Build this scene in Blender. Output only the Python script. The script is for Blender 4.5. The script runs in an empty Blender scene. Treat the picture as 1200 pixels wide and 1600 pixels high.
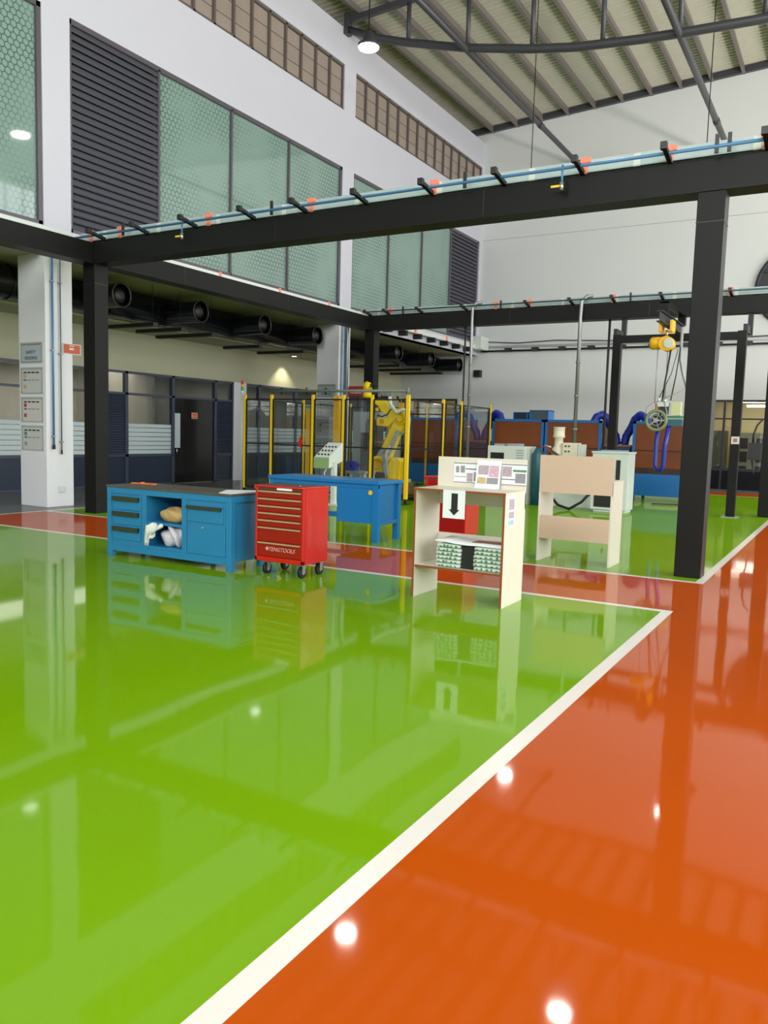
import bpy, math, random
from mathutils import Vector, Matrix
R = random.Random(7)
SC = bpy.context.scene
COL = SC.collection
PI = math.pi
# ------------------------------------------------------------------ render look
SC.view_settings.view_transform = 'Standard'
SC.view_settings.look = 'None'
SC.view_settings.exposure = -0.1
SC.view_settings.gamma = 1.0
SC.view_settings.use_curve_mapping = False
try:
    SC.cycles.max_bounces = 8; SC.cycles.diffuse_bounces = 4; SC.cycles.glossy_bounces = 4
    SC.cycles.transparent_max_bounces = 14; SC.cycles.transmission_bounces = 4
    SC.cycles.caustics_reflective = False; SC.cycles.caustics_refractive = False
    SC.cycles.sample_clamp_indirect = 6.0
    SC.cycles.use_denoising = True
except Exception:
    pass

# ------------------------------------------------------------------ materials
MATS = {}
def nn(nt, t, **k):
    n = nt.nodes.new(t)
    for a, b in k.items(): setattr(n, a, b)
    return n
def mth(nt, op, a, b=None, c=None):
    n = nn(nt, 'ShaderNodeMath', operation=op)
    for i, v in enumerate((a, b, c)):
        if v is None: continue
        if isinstance(v, (int, float)): n.inputs[i].default_value = v
        else: nt.links.new(v, n.inputs[i])
    return n.outputs[0]
def srgb(r, g, b):
    f = lambda c: (c/255/12.92) if c/255 <= .04045 else ((c/255+.055)/1.055)**2.4
    return (f(r), f(g), f(b))
def mat(name, rgb, rough=.5, metal=0, var=.05, scale=6, bump=0, bscale=30, spec=.5, coat=0, emit=None, es=0, lin=False):
    if name in MATS: return MATS[name]
    c = rgb if lin else srgb(*rgb)
    m = bpy.data.materials.new(name); m.use_nodes = True; nt = m.node_tree
    p = nt.nodes['Principled BSDF']
    p.inputs['Roughness'].default_value = rough; p.inputs['Metallic'].default_value = metal
    p.inputs['Specular IOR Level'].default_value = spec
    p.inputs['Coat Weight'].default_value = coat
    tc = nn(nt, 'ShaderNodeTexCoord')
    no = nn(nt, 'ShaderNodeTexNoise'); no.inputs['Scale'].default_value = scale; no.inputs['Detail'].default_value = 3
    nt.links.new(tc.outputs['Object'], no.inputs['Vector'])
    mr = nn(nt, 'ShaderNodeMapRange'); mr.inputs['To Min'].default_value = 1-var; mr.inputs['To Max'].default_value = 1+var
    nt.links.new(no.outputs['Fac'], mr.inputs['Value'])
    hs = nn(nt, 'ShaderNodeHueSaturation'); hs.inputs['Color'].default_value = (*c, 1)
    nt.links.new(mr.outputs[0], hs.inputs['Value']); nt.links.new(hs.outputs[0], p.inputs['Base Color'])
    if bump:
        b = nn(nt, 'ShaderNodeBump'); b.inputs['Strength'].default_value = bump; b.inputs['Distance'].default_value = .02
        n2 = nn(nt, 'ShaderNodeTexNoise'); n2.inputs['Scale'].default_value = bscale; n2.inputs['Detail'].default_value = 4
        nt.links.new(tc.outputs['Object'], n2.inputs['Vector']); nt.links.new(n2.outputs['Fac'], b.inputs['Height'])
        nt.links.new(b.outputs[0], p.inputs['Normal'])
    if emit:
        p.inputs['Emission Color'].default_value = (*srgb(*emit), 1); p.inputs['Emission Strength'].default_value = es
    MATS[name] = m
    return m
def floor_mat(name, rgb, rough=.05, wav=.008):
    m = bpy.data.materials.new(name); m.use_nodes = True; nt = m.node_tree; p = nt.nodes['Principled BSDF']
    p.inputs['Roughness'].default_value = rough; p.inputs['IOR'].default_value = 1.5
    tc = nn(nt, 'ShaderNodeTexCoord')
    no = nn(nt, 'ShaderNodeTexNoise'); no.inputs['Scale'].default_value = .6; no.inputs['Detail'].default_value = 1
    nt.links.new(tc.outputs['Object'], no.inputs['Vector'])
    mr = nn(nt, 'ShaderNodeMapRange'); mr.inputs['To Min'].default_value = .96; mr.inputs['To Max'].default_value = 1.04
    nt.links.new(no.outputs['Fac'], mr.inputs['Value'])
    hs = nn(nt, 'ShaderNodeHueSaturation'); hs.inputs['Color'].default_value = (*rgb, 1)
    df = nn(nt, 'ShaderNodeBsdfDiffuse'); gl = nn(nt, 'ShaderNodeBsdfGlossy'); gl.inputs['Roughness'].default_value = rough
    gl.inputs['Color'].default_value = (.97, .97, .97, 1)
    nt.links.new(mr.outputs[0], hs.inputs['Value']); nt.links.new(hs.outputs[0], df.inputs['Color'])
    fr = nn(nt, 'ShaderNodeFresnel'); fr.inputs['IOR'].default_value = 1.28
    fac = mth(nt, 'MINIMUM', fr.outputs[0], .29)
    mx = nn(nt, 'ShaderNodeMixShader'); nt.links.new(fac, mx.inputs[0]); nt.links.new(df.outputs[0], mx.inputs[1]); nt.links.new(gl.outputs[0], mx.inputs[2])
    nt.links.new(mx.outputs[0], nt.nodes['Material Output'].inputs[0])
    n2 = nn(nt, 'ShaderNodeTexNoise'); n2.inputs['Scale'].default_value = 1.8; n2.inputs['Detail'].default_value = 0
    nt.links.new(tc.outputs['Object'], n2.inputs['Vector'])
    va = nn(nt, 'ShaderNodeVectorMath', operation='MULTIPLY_ADD')      # gentle waviness of the poured floor
    nt.links.new(n2.outputs['Color'], va.inputs[0]); va.inputs[1].default_value = (wav, wav, 0); va.inputs[2].default_value = (-wav/2, -wav/2, 1)
    vn = nn(nt, 'ShaderNodeVectorMath', operation='NORMALIZE'); nt.links.new(va.outputs[0], vn.inputs[0]); nt.links.new(vn.outputs[0], gl.inputs['Normal'])
    return m
def thin_glass(name, rgb, alpha, rough=.02, refl=True):
    """clear sheet: part transparent, part tinted gloss"""
    m = bpy.data.materials.new(name); m.use_nodes = True; nt = m.node_tree
    p = nt.nodes['Principled BSDF']; out = nt.nodes['Material Output']
    p.inputs['Base Color'].default_value = (*srgb(*rgb), 1); p.inputs['Roughness'].default_value = rough
    tr = nn(nt, 'ShaderNodeBsdfTransparent'); tr.inputs['Color'].default_value = (.96, .97, .97, 1)
    fr = nn(nt, 'ShaderNodeFresnel'); fr.inputs['IOR'].default_value = 1.45
    no = nn(nt, 'ShaderNodeTexNoise'); no.inputs['Scale'].default_value = 1.5
    a = mth(nt, 'MULTIPLY_ADD', no.outputs['Fac'], .06, alpha-.03)
    f = mth(nt, 'ADD', a, mth(nt, 'MULTIPLY', fr.outputs[0], .35)); f = mth(nt, 'MINIMUM', f, 1.0)
    mx = nn(nt, 'ShaderNodeMixShader'); nt.links.new(f, mx.inputs[0])
    gl = nn(nt, 'ShaderNodeBsdfGlossy'); gl.inputs['Roughness'].default_value = rough; gl.inputs['Color'].default_value = (.8, .84, .84, 1)
    src = gl if alpha < .15 else p
    nt.links.new(tr.outputs[0], mx.inputs[1]); nt.links.new(src.outputs[0], mx.inputs[2]); nt.links.new(mx.outputs[0], out.inputs[0])
    return m
def hex_glass(name):
    m = bpy.data.materials.new(name); m.use_nodes = True; nt = m.node_tree; p = nt.nodes['Principled BSDF']
    p.inputs['Roughness'].default_value = .04; p.inputs['Specular IOR Level'].default_value = .8
    tc = nn(nt, 'ShaderNodeTexCoord'); sx = nn(nt, 'ShaderNodeSeparateXYZ'); nt.links.new(tc.outputs['Object'], sx.inputs[0])
    S = 8.3
    u = mth(nt, 'MULTIPLY', sx.outputs['Y'], S); v = mth(nt, 'MULTIPLY', sx.outputs['Z'], S)
    rx, ry = 1.0, 1.7320508
    def cell(uu, vv):
        a = mth(nt, 'WRAP', uu, rx/2, -rx/2); b = mth(nt, 'WRAP', vv, ry/2, -ry/2)
        l = mth(nt, 'ADD', mth(nt, 'MULTIPLY', a, a), mth(nt, 'MULTIPLY', b, b))
        a = mth(nt, 'ABSOLUTE', a); b = mth(nt, 'ABSOLUTE', b)
        d = mth(nt, 'MAXIMUM', a, mth(nt, 'ADD', mth(nt, 'MULTIPLY', a, .5), mth(nt, 'MULTIPLY', b, .8660254)))
        return d, l
    d1, l1 = cell(u, v); d2, l2 = cell(mth(nt, 'ADD', u, rx/2), mth(nt, 'ADD', v, ry/2))
    d = mth(nt, 'MINIMUM', d1, d2)
    line = mth(nt, 'GREATER_THAN', d, .40)
    no = nn(nt, 'ShaderNodeTexNoise'); no.inputs['Scale'].default_value = .55; no.inputs['Detail'].default_value = 3
    nt.links.new(tc.outputs['Object'], no.inputs['Vector'])
    mr = nn(nt, 'ShaderNodeMapRange'); mr.inputs['From Min'].default_value = .38; mr.inputs['From Max'].default_value = .6
    mr.inputs['To Min'].default_value = .12; mr.inputs['To Max'].default_value = .85
    nt.links.new(no.outputs['Fac'], mr.inputs['Value'])
    fac = mth(nt, 'MULTIPLY', line, mr.outputs[0])
    mx = nn(nt, 'ShaderNodeMix', data_type='RGBA')
    mx.inputs['A'].default_value = (.21, .31, .27, 1); mx.inputs['B'].default_value = (.06, .11, .105, 1)
    nt.links.new(fac, mx.inputs['Factor']); nt.links.new(mx.outputs['Result'], p.inputs['Base Color'])
    return m
WHITE = mat('white wall paint', (192, 192, 202), .6, var=.02, scale=1.2, bump=.05, bscale=60)
WHITEB = mat('back wall panel paint', (208, 211, 210), .55, var=.02, scale=.6)
CREAM = mat('cream wall paint', (176, 174, 146), .7, var=.03, scale=1)
PILLAR = mat('pillar paint', (222, 223, 226), .45, var=.02, scale=2)
STEEL = mat('charcoal steel paint', (26, 26, 25), .42, spec=.13, var=.08, scale=3, bump=.04, bscale=20)
STEELB = mat('grey steel paint', (52, 51, 56), .5, spec=.25, var=.06, scale=3)
BLACK = mat('matt black', (16, 16, 17), .45, var=.1)
RUBBER = mat('black rubber', (14, 14, 14), .7, var=.1)
FRAME = mat('slate blue aluminium', (62, 68, 84), .35, var=.04)
FRAMED = mat('dark slate frame', (84, 79, 86), .4, var=.04)
LOUV = mat('slate louver blade', (84, 84, 94), .45, var=.05)
NAVY = mat('navy dado panel', (40, 50, 66), .3, var=.05)
GALV = mat('galvanised metal', (148, 150, 150), .38, .6, var=.07, scale=12)
TRAYM = mat('pale grey tray', (168, 184, 186), .45, var=.04)
BLUEP = mat('blue air pipe', (70, 122, 165), .35, var=.04)
ORCL = mat('orange clamp plastic', (244, 132, 104), .5, var=.05)
BENCH = mat('workbench blue enamel', (38, 122, 168), .3, var=.06, scale=4)
BENCHD = mat('far bench blue enamel', (24, 116, 178), .3, var=.06, scale=4)
TOPM = mat('worn brown grey worktop', (82, 78, 70), .35, var=.25, scale=5)
HANDLE = mat('olive dark drawer pull', (58, 66, 48), .35, .3, var=.1)
CHROME = mat('chrome', (200, 200, 200), .18, .9, var=.04)
BRASS = mat('champagne drawer trim', (196, 172, 130), .3, .4, var=.05)
RED = mat('red enamel', (196, 20, 16), .25, var=.05, coat=.3)
REDD = mat('red enamel drawer', (150, 8, 8), .28, var=.05, coat=.3)
YEL = mat('safety yellow', (236, 196, 24), .38, var=.05)
ROBOT = mat('robot yellow', (240, 205, 0), .32, var=.04)
GREYP = mat('grey machine paint', (150, 155, 160), .4, var=.05)
LGREEN = mat('pale green enamel', (138, 165, 112), .4, var=.04)
MWHITE = mat('machine off white enamel', (205, 212, 205), .4, var=.03)
BOARD = mat('cream laminate board', (216, 209, 192), .4, var=.03, scale=3)
BOARDP = mat('beech laminate back board', (200, 180, 154), .45, var=.03, scale=3)
EDGE = mat('brown edge band', (128, 66, 22), .5, var=.08)
PAPER = mat('white paper', (228, 230, 232), .6, var=.02)
INK = mat('black ink', (18, 18, 20), .5, var=.05)
INKG = mat('grey ink', (142, 140, 144), .6, var=.15, scale=60)
INKP = mat('violet grey photo print', (172, 156, 164), .5, var=.4, scale=45)
INKO = mat('tan photo print', (190, 165, 110), .5, var=.4, scale=45)
INKB = mat('light blue print', (150, 190, 215), .5, var=.1)
INKN = mat('green print', (80, 140, 100), .5, var=.1)
INKR = mat('red print', (170, 60, 66), .5, var=.2)
SIGNR = mat('vermilion sign', (196, 84, 48), .5, var=.04)
BAGT = mat('tan paper sack', (196, 160, 104), .6, var=.15, scale=18, bump=.6, bscale=22)
BAGW = mat('white plastic bag', (206, 200, 206), .3, var=.12, scale=25, bump=.8, bscale=25)
BAGG = mat('green black plastic wrap', (40, 62, 46), .3, var=.7, scale=40, bump=.8, bscale=30)
CLOTH = mat('white rag cloth', (222, 222, 214), .8, var=.06, scale=20, bump=.5, bscale=30)
PACK = mat('white and green printed wrap', (196, 208, 196), .35, var=.1, scale=30, bump=.6, bscale=35)
PACKG = mat('green print wrap', (70, 120, 84), .4, var=.4, scale=40)
AMBER = mat('amber brown curtain', (126, 66, 32), .25, var=.25, scale=1.4)
DBLUE = mat('blue ribbed hose', (22, 44, 150), .35, var=.15, scale=20)
BOOTH = mat('booth blue enamel', (24, 108, 180), .35, var=.05)
TEAL = mat('teal motor paint', (24, 84, 96), .4, var=.05)
VISE = mat('vise blue', (18, 50, 170), .35, var=.1)
BROWN = mat('brown edge top', (160, 96, 52), .5, var=.1)
HGREEN = mat('olive ring plastic', (122, 132, 92), .4, var=.08)
ROOF = mat('roof sheet grey green', (186, 184, 172), .45, var=.05, scale=1.5)
PURL = mat('purlin paint', (112, 104, 100), .5, var=.06)
TRUSS = mat('truss paint', (58, 58, 64), .42, var=.06)
CLER = mat('clerestory tinted polycarbonate', (146, 134, 124), .35, var=.12, scale=2.2)
ROOMW = mat('warm room wall', (206, 190, 136), .6, var=.03)
ROOMC = mat('room cabinet grey green', (120, 124, 108), .5, var=.05)
FROST = mat('frosted film', (190, 205, 206), .4, var=.03)
GLOSSB = mat('gloss black door', (24, 23, 24), .12, var=.05)
DUCT = mat('black spiral duct', (12, 14, 20), .25, 0, var=.15, scale=3)
GRASS = floor_mat('green epoxy', (.17, .345, .003))
ORNG = floor_mat('orange epoxy', (.47, .072, .003))
GREYF = floor_mat('grey epoxy', (.14, .15, .15), .12)
LINE = mat('white floor line', (226, 220, 212), .25, var=.03)
HEX = hex_glass('teal window glass with hexagon film')
ACRY = thin_glass('smoked clear acrylic', (120, 124, 128), .03)
DARKG = thin_glass('dark office glass', (60, 66, 66), .2)
CLEARG = thin_glass('clear room glass', (120, 120, 100), .06)
LAMPE = mat('lamp diffuser', (255, 255, 250), .5, var=.01, emit=(255, 250, 240), es=200)
TUBEE = mat('fluorescent tube glow', (255, 250, 240), .5, var=.01, emit=(255, 246, 228), es=9)
DOWNE = mat('downlight glow', (255, 240, 200), .5, var=.01, emit=(255, 236, 190), es=14)

# ------------------------------------------------------------------ mesh builder
def basis(d):
    d = d.normalized(); up = Vector((0, 0, 1)) if abs(d.z) < .95 else Vector((0, 1, 0))
    s = d.cross(up).normalized(); return s, s.cross(d).normalized()
class M:
    def __init__(s): s.v = []; s.f = []; s.mi = []; s.sm = []
    def face(s, idx, m=0, sm=False): s.f.append(tuple(idx)); s.mi.append(m); s.sm.append(sm)
    def box(s, x0, x1, y0, y1, z0, z1, m=0):
        n = len(s.v)
        s.v += [(x, y, z) for z in (z0, z1) for y in (y0, y1) for x in (x0, x1)]
        for q in ((0,2,3,1),(4,5,7,6),(0,1,5,4),(2,6,7,3),(0,4,6,2),(1,3,7,5)): s.face([n+i for i in q], m)
        return s
    def hexa(s, pts, m=0):
        """8 corners: bottom loop of 4, top loop of 4"""
        n = len(s.v); s.v += [tuple(p) for p in pts]
        for q in ((3,2,1,0),(4,5,6,7),(0,1,5,4),(1,2,6,5),(2,3,7,6),(3,0,4,7)): s.face([n+i for i in q], m)
        return s
    def bar(s, p, q, w, h, m=0):
        p = Vector(p); q = Vector(q); a, b = basis(q-p); a *= w/2; b *= h/2
        return s.hexa([p-a-b, p+a-b, p+a+b, p-a+b, q-a-b, q+a-b, q+a+b, q-a+b], m)
    def tube(s, pts, r, n=10, m=0, caps=True):
        pts = [Vector(p) for p in pts]; rs = r if isinstance(r, (list, tuple)) else [r]*len(pts)
        st = len(s.v); a = None
        for i, p in enumerate(pts):
            d = (pts[min(i+1, len(pts)-1)] - pts[max(i-1, 0)]).normalized()
            if a is None: a, b = basis(d)
            else:
                a = (a - d*a.dot(d)).normalized(); b = a.cross(d).normalized()
            for k in range(n):
                t = 2*PI*k/n; s.v.append(tuple(p + (a*math.cos(t) + b*math.sin(t))*rs[i]))
        for i in range(len(pts)-1):
            for k in range(n):
                k2 = (k+1) % n
                s.face((st+i*n+k, st+i*n+k2, st+(i+1)*n+k2, st+(i+1)*n+k), m, True)
        if caps:
            s.face([st+k for k in range(n)][::-1], m); s.face([st+(len(pts)-1)*n+k for k in range(n)], m)
        return s
    def cyl(s, p, q, r, r2=None, n=20, m=0): return s.tube([p, q], [r, r if r2 is None else r2], n, m)
    def ring(s, c, ax, R0, r, n=24, k=8, m=0):
        ax = Vector(ax).normalized(); a, b = basis(ax); c = Vector(c); st = len(s.v)
        for i in range(n):
            t = 2*PI*i/n; e = a*math.cos(t)+b*math.sin(t)
            for j in range(k):
                u = 2*PI*j/k; s.v.append(tuple(c + e*(R0 + r*math.cos(u)) + ax*r*math.sin(u)))
        for i in range(n):
            for j in range(k):
                i2 = (i+1) % n; j2 = (j+1) % k
                s.face((st+i*k+j, st+i2*k+j, st+i2*k+j2, st+i*k+j2), m, True)
        return s
    def prism(s, poly, axis, a, b, m=0):
        """poly in the two other axes, extruded from a to b along axis"""
        n = len(s.v); k = len(poly)
        def P(u, v, w):
            return {'x': (w, u, v), 'y': (u, w, v), 'z': (u, v, w)}[axis]
        s.v += [P(u, v, a) for u, v in poly] + [P(u, v, b) for u, v in poly]
        s.face(range(n, n+k), m); s.face(list(range(n+k, n+2*k))[::-1], m)
        for i in range(k):
            j = (i+1) % k; s.face((n+i, n+j, n+k+j, n+k+i), m)
        return s
    def quad(s, a, b, c, d, m=0):
        n = len(s.v); s.v += [tuple(a), tuple(b), tuple(c), tuple(d)]; s.face((n, n+1, n+2, n+3), m); return s
    def blob(s, c, r, seed=1, amp=.15, n=16, k=12, m=0, flat=None):
        rr = random.Random(seed); ph = [(rr.uniform(1, 5), rr.uniform(1, 5), rr.uniform(0, 6)) for _ in range(6)]
        st = len(s.v)
        for j in range(k+1):
            th = PI*j/k
            for i in range(n):
                t = 2*PI*i/n; d = (math.sin(th)*math.cos(t), math.sin(th)*math.sin(t), math.cos(th))
                w = 1 + amp*sum(math.sin(a*d[0]*2+b*d[1]*2+p+d[2]*a) for a, b, p in ph)/3
                z = c[2]+r[2]*d[2]*w
                if flat is not None: z = max(z, flat)
                s.v.append((c[0]+r[0]*d[0]*w, c[1]+r[1]*d[1]*w, z))
        for j in range(k):
            for i in range(n):
                i2 = (i+1) % n; s.face((st+j*n+i, st+(j+1)*n+i, st+(j+1)*n+i2, st+j*n+i2), m, True)
        return s
    def build(s, name, mats, parent=None, label=None, cat=None, group=None, kind=None, bevel=0, solid=0):
        if not isinstance(mats, (list, tuple)): mats = [mats]
        off = Vector((0, 0, 0))
        if parent is not None:
            q = parent
            while q is not None: off += q.location; q = q.parent
        elif s.v:
            xs, ys, zs = zip(*s.v); off = Vector(((min(xs)+max(xs))/2, (min(ys)+max(ys))/2, min(zs)))
        me = bpy.data.meshes.new(name); me.from_pydata([tuple(Vector(v)-off) for v in s.v], [], s.f)
        for m in mats: me.materials.append(m)
        for p, mi, sm in zip(me.polygons, s.mi, s.sm): p.material_index = mi; p.use_smooth = sm
        me.update()
        import bmesh
        bm = bmesh.new(); bm.from_mesh(me); bmesh.ops.recalc_face_normals(bm, faces=bm.faces); bm.to_mesh(me); bm.free()
        o = bpy.data.objects.new(name, me); COL.objects.link(o)
        if parent is not None: o.parent = parent
        else: o.location = off
        if bevel:
            b = o.modifiers.new('bevel', 'BEVEL'); b.width = bevel; b.segments = 2; b.limit_method = 'ANGLE'; b.angle_limit = .7
        tag(o, label, cat, group, kind)
        return o
def tag(o, label=None, cat=None, group=None, kind=None):
    for k, v in (('label', label), ('category', cat), ('group', group), ('kind', kind)):
        if v: o[k] = v
def thing(name, loc, label, cat, group=None, kind=None):
    o = bpy.data.objects.new(name, None); o.empty_display_size = .1; COL.objects.link(o); o.location = loc
    tag(o, label, cat, group, kind); return o
def copy_tree(o, parent=None):
    c = o.copy(); COL.objects.link(c)
    c.parent = parent
    for ch in list(o.children): copy_tree(ch, c)
    return c
def text(name, s, size, loc, rot, m, parent=None, ext=.001, shear=0, align='CENTER', bold=False):
    cu = bpy.data.curves.new(name, 'FONT'); cu.body = s; cu.size = size; cu.extrude = ext; cu.align_x = align; cu.align_y = 'CENTER'; cu.shear = shear
    if bold: cu.offset = size*.02
    t = bpy.data.objects.new(name+'_tmp', cu); COL.objects.link(t)
    dg = bpy.context.evaluated_depsgraph_get(); me = bpy.data.meshes.new_from_object(t.evaluated_get(dg))
    bpy.data.objects.remove(t); me.materials.clear(); me.materials.append(m)
    o = bpy.data.objects.new(name, me); COL.objects.link(o)
    off = Vector((0, 0, 0)); q = parent
    while q is not None: off += q.location; q = q.parent
    o.parent = parent; o.location = Vector(loc)-off; o.rotation_euler = rot
    return o

# ------------------------------------------------------------------ camera
r = Vector((0.86400907, 0.50268458, 0.02822301)); u = Vector((-0.07328274, 0.0701025, 0.99484435)); f = Vector((-0.49811441, 0.8616228, -0.09740729))
cam = bpy.data.cameras.new('camera'); co = bpy.data.objects.new('camera', cam); COL.objects.link(co)
co.matrix_world = Matrix(((r.x, u.x, -f.x, 0), (r.y, u.y, -f.y, 0), (r.z, u.z, -f.z, 1.6), (0, 0, 0, 1)))
cam.sensor_fit = 'VERTICAL'; cam.sensor_height = 36; cam.lens = 1257.54/1600*36; cam.clip_start = .05; cam.clip_end = 200
SC.camera = co

XRW = 10.5
# ------------------------------------------------------------------ setting: floor
fl = M()
Z = lambda x0, x1, y0, y1, m: fl.quad((x0, y0, 0), (x1, y0, 0), (x1, y1, 0), (x0, y1, 0), m)
XR = -1.36; L = .095; XL = -12.75
xs = [-18.2, XL-L, XL, XR-L, XR, .6, .6+L, XRW+.3]
# columns in x: grey | line | bay | line | orange | line | green
def strip(y0, y1, mids):
    for i, m in enumerate(mids):
        if xs[i+1] > xs[i]: Z(xs[i], xs[i+1], y0, y1, m)
G_, O_, W_, K_ = 0, 1, 2, 3
strip(-20, 7.79, [K_, W_, G_, W_, O_, W_, G_])
strip(7.79, 7.88, [K_, W_, W_, W_, O_, W_, G_])
strip(7.88, 9.62, [K_, W_, O_, O_, O_, W_, G_])
strip(9.62, 9.71, [K_, W_, W_, W_, O_, W_, G_])
strip(9.71, 26.4, [K_, W_, G_, W_, O_, W_, G_])
strip(26.4, 26.5, [K_, W_, W_, W_, O_, W_, G_])
strip(26.5, 28.1, [K_, W_, O_, O_, O_, O_, O_])
strip(28.1, 30, [K_]*7)
fl.build('floor', [GRASS, ORNG, LINE, GREYF], kind='structure')

# ------------------------------------------------------------------ setting: walls
XW = -13.26; XG = -16.7
wl = M()
def wb(y0, y1, z0, z1): wl.box(XW-.35, XW, y0, y1, z0, z1)
Y0 = -20
PIL = [(-.0, .6), (10.05, 10.66), (20.02, 20.62)]
wins = [(.6, 10.05), (10.66, 20.02), (20.62, 29.85)]
wb(Y0, 30, 4.78, 5.26); wb(Y0, 30, 9.17, 10.74); wb(Y0, 30, 11.98, 12.94)
wb(Y0, .6, 5.26, 9.17); wb(Y0, .6, 10.74, 11.98); wb(29.85, 30, 5.26, 9.17); wb(29.85, 30, 10.74, 11.98)
for a, b in PIL[1:]: wb(a, b, 5.26, 9.17); wb(a, b, 10.74, 11.98)
wl.build('wall_left', WHITE, kind='structure')
for i, (a, b) in enumerate(PIL):
    p = M(); p.box(XW-.78, XW+.004, a, b, 0, 4.78)
    p.build('trim_%d' % (i+1), PILLAR, kind='structure', bevel=.01)
# soffit above the aisle and dropped ceiling
M().box(XG, XW-.002, Y0, 30, 4.78, 4.9).build('ceiling_overhang', CREAM, kind='structure')
M().box(XG, -15.35, Y0, 30, 4.06, 4.12).box(-15.39, -15.35, Y0, 30, 4.12, 4.78).build('ceiling_dropped', CREAM, kind='structure')
# outer parapet behind the wall top
M().box(-15.3, -15.0, Y0, 30, 12.3, 13.35).build('wall_outer', BLACK, kind='structure')
M().box(-15.0, XW-.05, Y0, 30, 12.2, 12.3).build('ledge_gutter', BLACK, kind='structure')
# lower aisle wall: cream band above the office partition, white strip
g = M()
g.box(XG-.2, XG, Y0, 30, 3.04, 4.06); g.box(XG-.2, XG, Y0, 6, 0, 3.04)
g.box(XG-.2, XG, 28.9, 30, 0, 3.04)
g.build('wall_lower_left', CREAM, kind='structure')
M().box(XG-.2, XG+.06, 19.34, 19.93, 0, 3.04).build('trim_4', PILLAR, kind='structure', bevel=.008)

# upper windows
def pane_window(idx, y0, y1, divs, louver):
    w = thing('window_%d' % idx, (XW-.06, (y0+y1)/2, 5.26), None, None, kind='structure')
    f_ = M(); x0, x1 = XW-.14, XW-.02; t = .055
    f_.box(x0, x1, y0, y1, 5.26, 5.26+t*1.3); f_.box(x0, x1, y0, y1, 9.17-t*1.6, 9.17); f_.box(x0, x1, y0, y0+t, 5.26, 9.17); f_.box(x0, x1, y1-t*1.6, y1, 5.26, 9.17)
    for d in divs: f_.box(x0, x1, d-t/2, d+t/2, 5.3, 9.12)
    f_.build('window_frame', FRAMED, w)
    e = sorted([y0]+divs+[y1])
    for a, b in zip(e[:-1], e[1:]):
        if louver and a <= louver[0]+.01 and b >= louver[1]-.01:
            q = M(); n = 27; h = (9.1-5.32)/n
            for i in range(n):
                z = 5.32+i*h
                q.hexa([(XW-.12, a+.02, z+h*.9), (XW-.12, b-.02, z+h*.9), (XW-.10, b-.02, z+h), (XW-.10, a+.02, z+h),
                        (XW-.035, a+.02, z), (XW-.035, b-.02, z), (XW-.01, b-.02, z+.02), (XW-.01, a+.02, z+.02)])
            q.box(XW-.2, XW-.17, a, b, 5.3, 9.15)
            q.build('louver', LOUV, w)
        else:
            M().box(XW-.09, XW-.08, a+.02, b-.02, 5.3, 9.12).build('pane', HEX, w)
    return w
pane_window(1, .6, 10.05, [2.9, 5.3, 7.6], (.6, 2.9))
pane_window(2, 10.66, 20.02, [12.95, 15.27, 17.53], (10.66, 12.95))
pane_window(3, 20.62, 29.8, [22.82, 25.1, 27.36], (27.36, 29.8))
for i, (a, b) in enumerate(wins):
    w = thing('window_%d' % (i+4), (XW-.1, (a+b)/2, 10.74), None, None, kind='structure')
    q = M(); q.box(XW-.16, XW-.04, a, b, 10.74, 10.82); q.box(XW-.16, XW-.04, a, b, 11.92, 11.98)
    n = 14; s_ = (b-a)/n
    for k in range(n+1): q.box(XW-.16, XW-.04, a+k*s_-.03, a+k*s_+.03, 10.74, 11.98)
    for z in (11.15, 11.55): q.box(XW-.13, XW-.10, a, b, z, z+.015)
    q.build('window_frame', mat('taupe window frame', (92, 82, 78), .5), w)
    for k in range(n):
        M().box(XW-.12, XW-.11, a+k*s_+.03, a+(k+1)*s_-.03, 10.82, 11.92).build('pane', CLER, w)

# back wall with two openings
bw = M(); YB = 30
def bb(x0, x1, z0, z1): bw.box(x0, x1, YB, YB+.25, z0, z1)
bb(-18.2, XRW+.3, 3.07, 14.9); bb(-18.2, -16.6, 0, 3.07); bb(-14.05, -4.75, 0, 3.07); bb(.4, XRW+.3, 0, 3.07)
bw.build('wall_back', WHITEB, kind='structure')
sm = M()
for z in (9.22,): sm.box(-13.2, XRW, YB-.006, YB, z, z+.02)
sm.build('trim_5', mat('panel joint', (165, 168, 165), .6), kind='structure')
M().box(-16.6, -14.05, YB, YB+.2, 0, .66).box(-4.75, .4, YB, YB+.2, 0, .66).build('trim_6', mat('black navy dado', (10, 12, 17), .5, spec=.2), kind='structure')
def back_window(idx, x0, x1, posts):
    w = thing('window_%d' % idx, ((x0+x1)/2, YB, .66), None, None, kind='structure')
    q = M(); q.box(x0, x1, YB-.02, YB+.08, .64, .72); q.box(x0, x1, YB-.02, YB+.08, 3.0, 3.07); q.box(x0, x1, YB-.02, YB+.08, 2.4, 2.45)
    for x in posts: q.box(x-.035, x+.035, YB-.03, YB+.08, 0, 3.05)
    q.build('window_frame', [STEELB], w)
    M().box(x0, x1, YB+.02, YB+.03, .72, 3.0).build('pane', CLEARG, w)
back_window(7, -4.75, .4, [-4.7, -3.92, -2.5, -1.0, .35]); back_window(8, -16.6, -14.05, [-16.55, -15.3, -14.1])
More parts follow.
